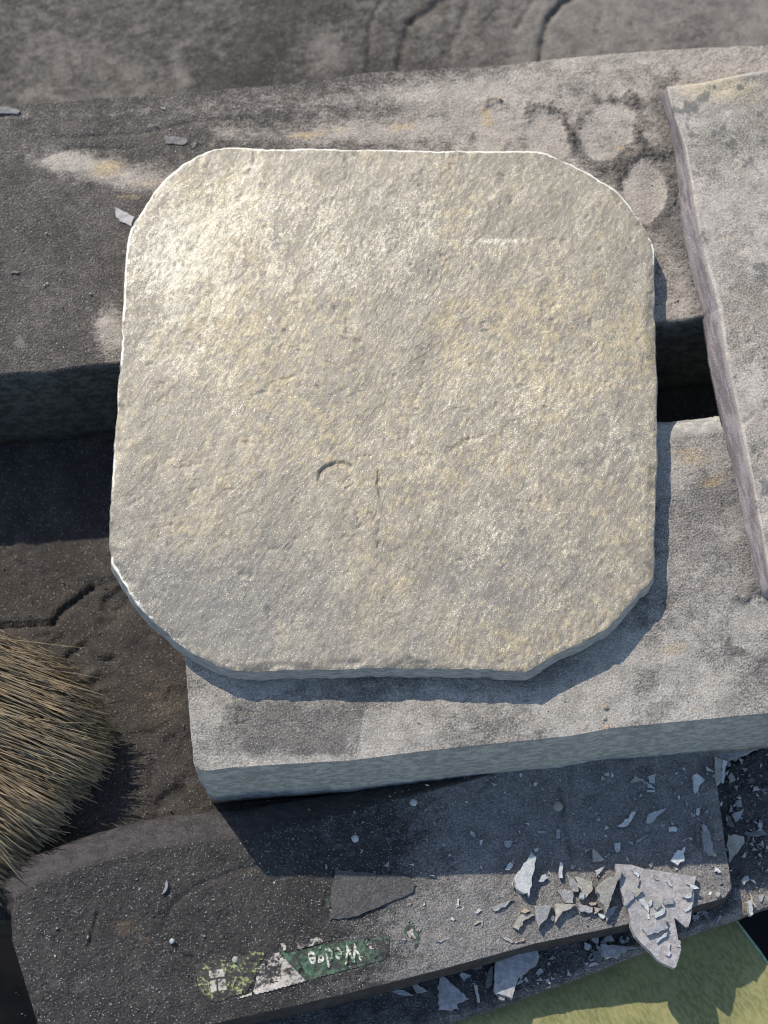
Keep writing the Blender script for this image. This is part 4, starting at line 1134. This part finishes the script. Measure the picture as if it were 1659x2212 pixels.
pebble(508, 2075 - 2, board_s, .8, M_SH_TAN, 'pale pebble on the board, upper one left above the label')

# uncountable small chips and grit
def chips(name, n, region, zf, smin, smax, seed, mat, dens=None, flat=.35):
    r = np.random.default_rng(seed)
    x0, x1, y0, y1 = region
    Vs = []; Fs = []; k = 0; cnt = 0
    while cnt < n:
        px, py = r.uniform(x0, x1), r.uniform(y0, y1)
        if dens is not None and r.random() > dens(px, py): continue
        p = PF(px, py, zf)
        s = smin + (smax - smin) * r.random() ** 3.5
        m = r.integers(3, 6)
        an = np.sort(r.uniform(0, 2 * math.pi, m))
        rad = s * r.uniform(.4, 1, m) * .5
        ax = r.uniform(.35, 1); rot = r.uniform(0, math.pi)
        q = np.column_stack([np.cos(an) * rad, np.sin(an) * rad * ax])
        c_, s_ = math.cos(rot), math.sin(rot)
        q = q @ np.array([[c_, s_], [-s_, c_]])
        t = r.normal(0, .25, 2); h = s * flat * r.uniform(.3, .9)
        zb = p[2] - .1 + q @ t
        V = np.vstack([np.column_stack([q * 1.1 + p[:2], zb]), np.column_stack([q + p[:2], zb + h + .15])])
        Vs.append(V)
        f = [[k + m + i for i in range(m)]]
        for i in range(m):
            j = (i + 1) % m
            f.append([k + i, k + j, k + m + j, k + m + i])
        Fs += f; k += 2 * m; cnt += 1
    me = bpy.data.meshes.new(name)
    me.from_pydata((np.vstack(Vs) * MM).tolist(), [], Fs)
    o = add_obj(name, me, mat)
    return tag(o, kind='stuff')
tag(chips('slate_chips', 300, (880, 1659, 1640, 2040), lambda x, y: ZB(x, y) if x < 92 else BASE_Z, .3, 2.6, 901, M_SH_PALE,
      lambda x, y: (.08 + .92 * min(1, max(0, (x - 880) / 480))) * (1 if y < 2120 - (x - 900) * .29 else 0)), 'small pale chips and splinters strewn over the right part of the board', 'debris')
tag(chips('slate_chips', 380, (600, 1659, 1660, 2060), lambda x, y: ZB(x, y) if x < 92 else BASE_Z, .3, 3.2, 902, M_SH_GREY,
      lambda x, y: (.05 + .95 * min(1, max(0, (x - 700) / 600))) * (1 if y < 2100 - (x - 900) * .29 else 0)), 'small grey chips strewn over the right part of the board', 'debris')
tag(chips('slate_chips', 230, (1000, 1560, 1960, 2130), lambda x, y: BASE_Z, .5, 4.2, 903, M_SH_GREY,
      lambda x, y: 1 if 2098 - (x - 995) * .272 < y - 0 < 2190 - (x - 995) * .362 else 0), 'grey chips heaped on the shaded lip of the base plank', 'debris')
tag(chips('slate_chips', 150, (1560, 1659, 1620, 1960), lambda x, y: BASE_Z, .4, 3.4, 904, M_SH_GREY), 'grey chips on the base plank right of the board', 'debris')
tag(chips('slate_chips', 500, (40, 1000, 1850, 2200), lambda x, y: ZB(x, y), .25, 1.1, 905, M_SH_GREY, lambda x, y: 1 if y > 1925 - (x) * .13 and y < 2190 - (x - 500) * .23 else 0),
    'sparse grit crumbs on the dark left part of the board', 'debris')
tag(chips('grit_grains', 2600, (560, 1659, 1640, 2090), lambda x, y: ZB(x, y) if x < 92 else BASE_Z, .14, .75, 909, M_SH_GREY,
      lambda x, y: (.15 + .85 * min(1, max(0, (x - 560) / 400))) * (1 if y < 2110 - (x - 900) * .29 else 0), .8), 'loose grit grains covering the right part of the board', 'debris')
tag(chips('grit_grains', 1500, (30, 1000, 1850, 2200), ZB, .14, .6, 910, M_SH_DARK, lambda x, y: 1 if y > 1925 - x * .13 and y < 2190 - (x - 500) * .23 else 0, .8),
    'dark grit grains on the left part of the board', 'debris')
tag(chips('stone_crumbs', 260, (0, 420, 1180, 1760), lambda x, y: FZ, .25, 1.3, 908, M_SH_DARK, lambda x, y: 1 if y < 1880 - x * .3 else 0, .6),
    'dark crumbs on the brown stone between beam and brush', 'debris')
# crumbs of dust along the beams
def ontop(x, y): return 0.0
tag(chips('dust_crumbs', 900, (0, 1659, 130, 780), ontop, .2, 1.1, 906, M_SH_TAN, lambda x, y: 1.0 if (y > 235 - x * .08 and y < 790 - x * .065) and (x > 1000 or y < 420 or x < 270) and (.25 + .75 * (x > 1100)) > .3 else .25 * (y > 235 - x * .08 and y < 790 - x * .065), .6),
    'pale crumbs and grains lying in the dust of the rear beam', 'debris')
tag(chips('dust_crumbs', 420, (430, 1659, 1000, 1640), ontop, .2, .9, 907, M_SH_GREY, lambda x, y: 1.0 if y < 1650 - (x - 430) * .095 else 0, .6),
    'small crumbs lying in the dust of the front beam', 'debris')

# ------------------------------------------------------------------ brush
def tube_mesh(name, paths, radii, sides=4, mat=None, parent=None):
    V = []; F = []; off = 0
    for pth, rad in zip(paths, radii):
        n = len(pth)
        t = np.gradient(pth, axis=0); t /= np.linalg.norm(t, axis=1)[:, None] + 1e-9
        up = np.array([0, 0, 1.0]); s = np.cross(t, up); s /= np.linalg.norm(s, axis=1)[:, None] + 1e-9
        u = np.cross(s, t)
        a = np.arange(sides) * 2 * math.pi / sides
        rr = rad * np.linspace(1, .72, n)[:, None, None]
        ring = pth[:, None] + rr * (np.cos(a)[None, :, None] * s[:, None] + np.sin(a)[None, :, None] * u[:, None])
        V.append(ring.reshape(-1, 3)); F.append(grid_faces(n, sides, off, True)); off += n * sides
        e = off - sides
        F.append(np.array([[e, e + 1, e + 2, e + 3]]))
    return make_mesh(name, np.vstack(V), np.vstack(F))
def bristle_material():
    m = NT('bristle_fibre')
    oi = m.t.nodes.new('ShaderNodeObjectInfo')
    n = m.noise(1.6, 3, .6, vec=m.stretch(-.55, (.12, 1, 1)))
    n2 = m.noise(9, 3, .6)
    col = m.mix(m.ss(n, .38, .62), (.05, .035, .022), (.39, .29, .175))
    col = m.mix(m.math('MULTIPLY', m.ss(n2, .45, .6), .4), col, (.20, .19, .15))
    col = m.mix(m.math('MULTIPLY', oi.outputs['Random'], .5), col, (.36, .29, .18))
    return m.done(col, .55, None, .4)
M_BR = bristle_material()
brush = bpy.data.objects.new('brush', None); SC.collection.objects.link(brush)
tag(brush, 'worn natural-bristle hand brush resting on the dark stone at the left border', 'brush')
tips = pxy([(95, 1475), (150, 1492), (205, 1528), (238, 1570), (246, 1605), (240, 1640), (215, 1668), (175, 1700), (150, 1755), (115, 1800), (80, 1838), (45, 1885), (5, 1935), (-40, 1980)], -24)
tips = resample(tips, n=400)
rootsp = resample(pxy([(-400, 1250), (-470, 1420), (-480, 1600)], -6), n=400)
def bristle_path(a, h, r, extra=0):
    k = int(np.clip(a, 0, 1) * 399)
    tp = tips[k]; rp = rootsp[k]
    dr = (tp - rp) / np.hypot(*(tp - rp)); L = np.hypot(*(tp - rp))
    L2 = L - r.exponential(2.0) * (1 - extra) - (1 - h) * 3.0 + extra * r.uniform(-2, 7)
    ck = int(a * 46) + 100 * int(h * 4)
    cr = np.random.default_rng(ck + 9)
    ang = r.normal(0, .022 + .05 * extra) + cr.normal(0, .04)
    L2 = L2 - cr.exponential(2.2)
    hz = cr.normal(0, 1.6)
    c_, s_ = math.cos(ang), math.sin(ang)
    d2 = np.array([dr[0] * c_ - dr[1] * s_, dr[0] * s_ + dr[1] * c_])
    start = rp + r.normal(0, 1.5, 2)
    t = np.linspace(.12, 1, 9)
    zt = -38 + 12.0 * h; zr = -24 + 15 * h
    perp = np.array([-d2[1], d2[0]])
    bend = r.normal(0, 1.5) + cr.normal(0, 3.0); w = r.normal(0, .5); ph = r.uniform(0, 6)
    xy = start + d2 * L2 * t[:, None] + perp * (bend * np.sin(t * math.pi) + w * np.sin(t * 9 + ph) + r.normal(0, 1.2) * t ** 3)[:, None]
    z = zr + hz * t + (zt - zr) * t ** 1.25 + r.normal(0, .5) * np.sin(t * 5 + ph)
    return np.column_stack([xy, np.maximum(z, -39)])
r = np.random.default_rng(55)
paths = [bristle_path(r.beta(1.0, 1.0), r.random() ** .8 * .93, r) for _ in range(5000)]
o = add_obj('bristles', tube_mesh('bristles', paths, r.uniform(.12, .21, len(paths))), M_BR, brush)
o['kind'] = 'stuff'
for i in range(120):
    pth = bristle_path(r.random(), .93 + .12 * r.random(), r, extra=.8 if i < 22 else .15)
    add_obj('bristle', tube_mesh('bristle', [pth], [r.uniform(.13, .2)]), M_BR, brush)
def wood_mat():
    m = NT('brush_wood')
    n = m.noise(3, 4, .6, vec=m.stretch(1.2, (1, .1, 1)))
    return m.done(m.mix(m.ss(n, .4, .6), (.16, .09, .045), (.26, .16, .08)), .5, m.bump(n, .2))
hc = rootsp[::20]
dirv = (tips[200] - rootsp[200]); dirv /= np.hypot(*dirv)
hp = np.vstack([hc + dirv * 9, (hc - dirv * 16)[::-1]])
def hd(X, Y, ed): return 0 * X - sstep(3, 0, ed) * 2
head = add_obj('brush_head', radial_slab('brush_head', hp, lambda x, y: 12 + 0 * x, 1.5, [(0, 0), (.4, .4), (.8, 2), (.8, 16), (.4, 30), (0, 34)], .1, 61, hd, lambda X, Y, ed: {}), wood_mat(), brush)

# ------------------------------------------------------------------ green cloth below the plank, and the floor far below
def cloth_z(x, y):
    xr = (x - P(990, 2200, -47)[0])
    return -48.0 - np.clip(xr, 0, 90) * .15 - np.clip(-xr, 0, 60) * .05
def cloth_material():
    m = NT('green_cloth')
    n = m.noise(9, 4, .6); f = m.noise(.8, 3, .6, vec=m.stretch(-1.0, (.4, 1, 1)))
    col = m.mix(m.ss(n, .35, .65), (.155, .165, .065), (.235, .225, .095))
    col = m.mix(m.math('MULTIPLY', m.ss(f, .4, .6), .4), col, (.36, .33, .17))
    w1 = m.t.nodes.new('ShaderNodeTexWave'); w1.inputs['Scale'].default_value = .55
    m.t.links.new(m.stretch(-.9, (1, 1, 1)), w1.inputs['Vector'])
    return m.done(col, .85, m.bump(m.math('ADD', f, m.math('MULTIPLY', w1.outputs[0], .0)), .15), .2)
ce = np.array([PF(a, b, lambda x, y: float(cloth_z(x, y)))[:2] for a, b in [(1540, 1925), (1585, 1986), (1612, 2022), (1640, 2058), (1662, 2092), (1705, 2170), (1745, 2300), (1760, 2450)]])
ce = resample(ce, n=120)
nv = 150
left = np.column_stack([np.full(120, -70.0), np.linspace(ce[0, 1] - 18, ce[-1, 1], 120)])
v = np.linspace(0, 1, nv)[None, :, None]
G2 = left[:, None] * (1 - v) + ce[:, None] * v
X, Y = G2[..., 0].ravel(), G2[..., 1].ravel()
ev = np.tile((1 - v[0, :, 0]) * 100, 120)
Z = cloth_z(X, Y) + fbm(X, Y, 26, 3, 121) * 1.5 + fbm(X, Y, 9, 3, 122, ang=-1.0, stretch=3) * .5 + np.exp(-(ev / 3.5) ** 2) * .7
Vt = np.column_stack([X, Y, Z]); nV = len(Vt)
Vb = Vt - np.array([0, 0, .6])
F1 = grid_faces(120, nv)
rim = np.arange(120) * nv + nv - 1
Fr = np.column_stack([rim[:-1], rim[1:], rim[1:] + nV, rim[:-1] + nV])
cl = bpy.data.objects.new('cloth', None); SC.collection.objects.link(cl)
tag(cl, 'olive green cloth with a paler hem, half shaded, below the plank at lower right', 'cloth')
add_obj('fabric', make_mesh('fabric', np.vstack([Vt, Vb]), np.vstack([F1[:, ::-1], F1 + nV, Fr])), cloth_material(), cl)
mh = NT('pale_green_hem'); hn = mh.noise(2, 3, .6)
M_HEM = mh.done(mh.mix(mh.ss(hn, .4, .6), (.20, .32, .22), (.30, .44, .31)), .7, mh.bump(hn, .2), .3)
hem = np.column_stack([ce, cloth_z(ce[:, 0], ce[:, 1]) + fbm(ce[:, 0], ce[:, 1], 26, 3, 121) * 1.5 + .6])
add_obj('hem', tube_mesh('hem', [hem], [.5], 4), M_HEM, cl)

mg = NT('dark_workshop_floor'); gn = mg.noise(40, 4, .6)
M_GR = mg.done(mg.mix(mg.ss(gn, .4, .6), (.004, .0045, .006), (.008, .008, .009)), .95, None, .05)
gv = np.array([[-3000, -3000, -420], [3000, -3000, -420], [3000, 3000, -420], [-3000, 3000, -420]], float)
o = add_obj('floor', make_mesh('floor', gv, [[0, 1, 2, 3]], smooth=False), M_GR)
tag(o, kind='structure')
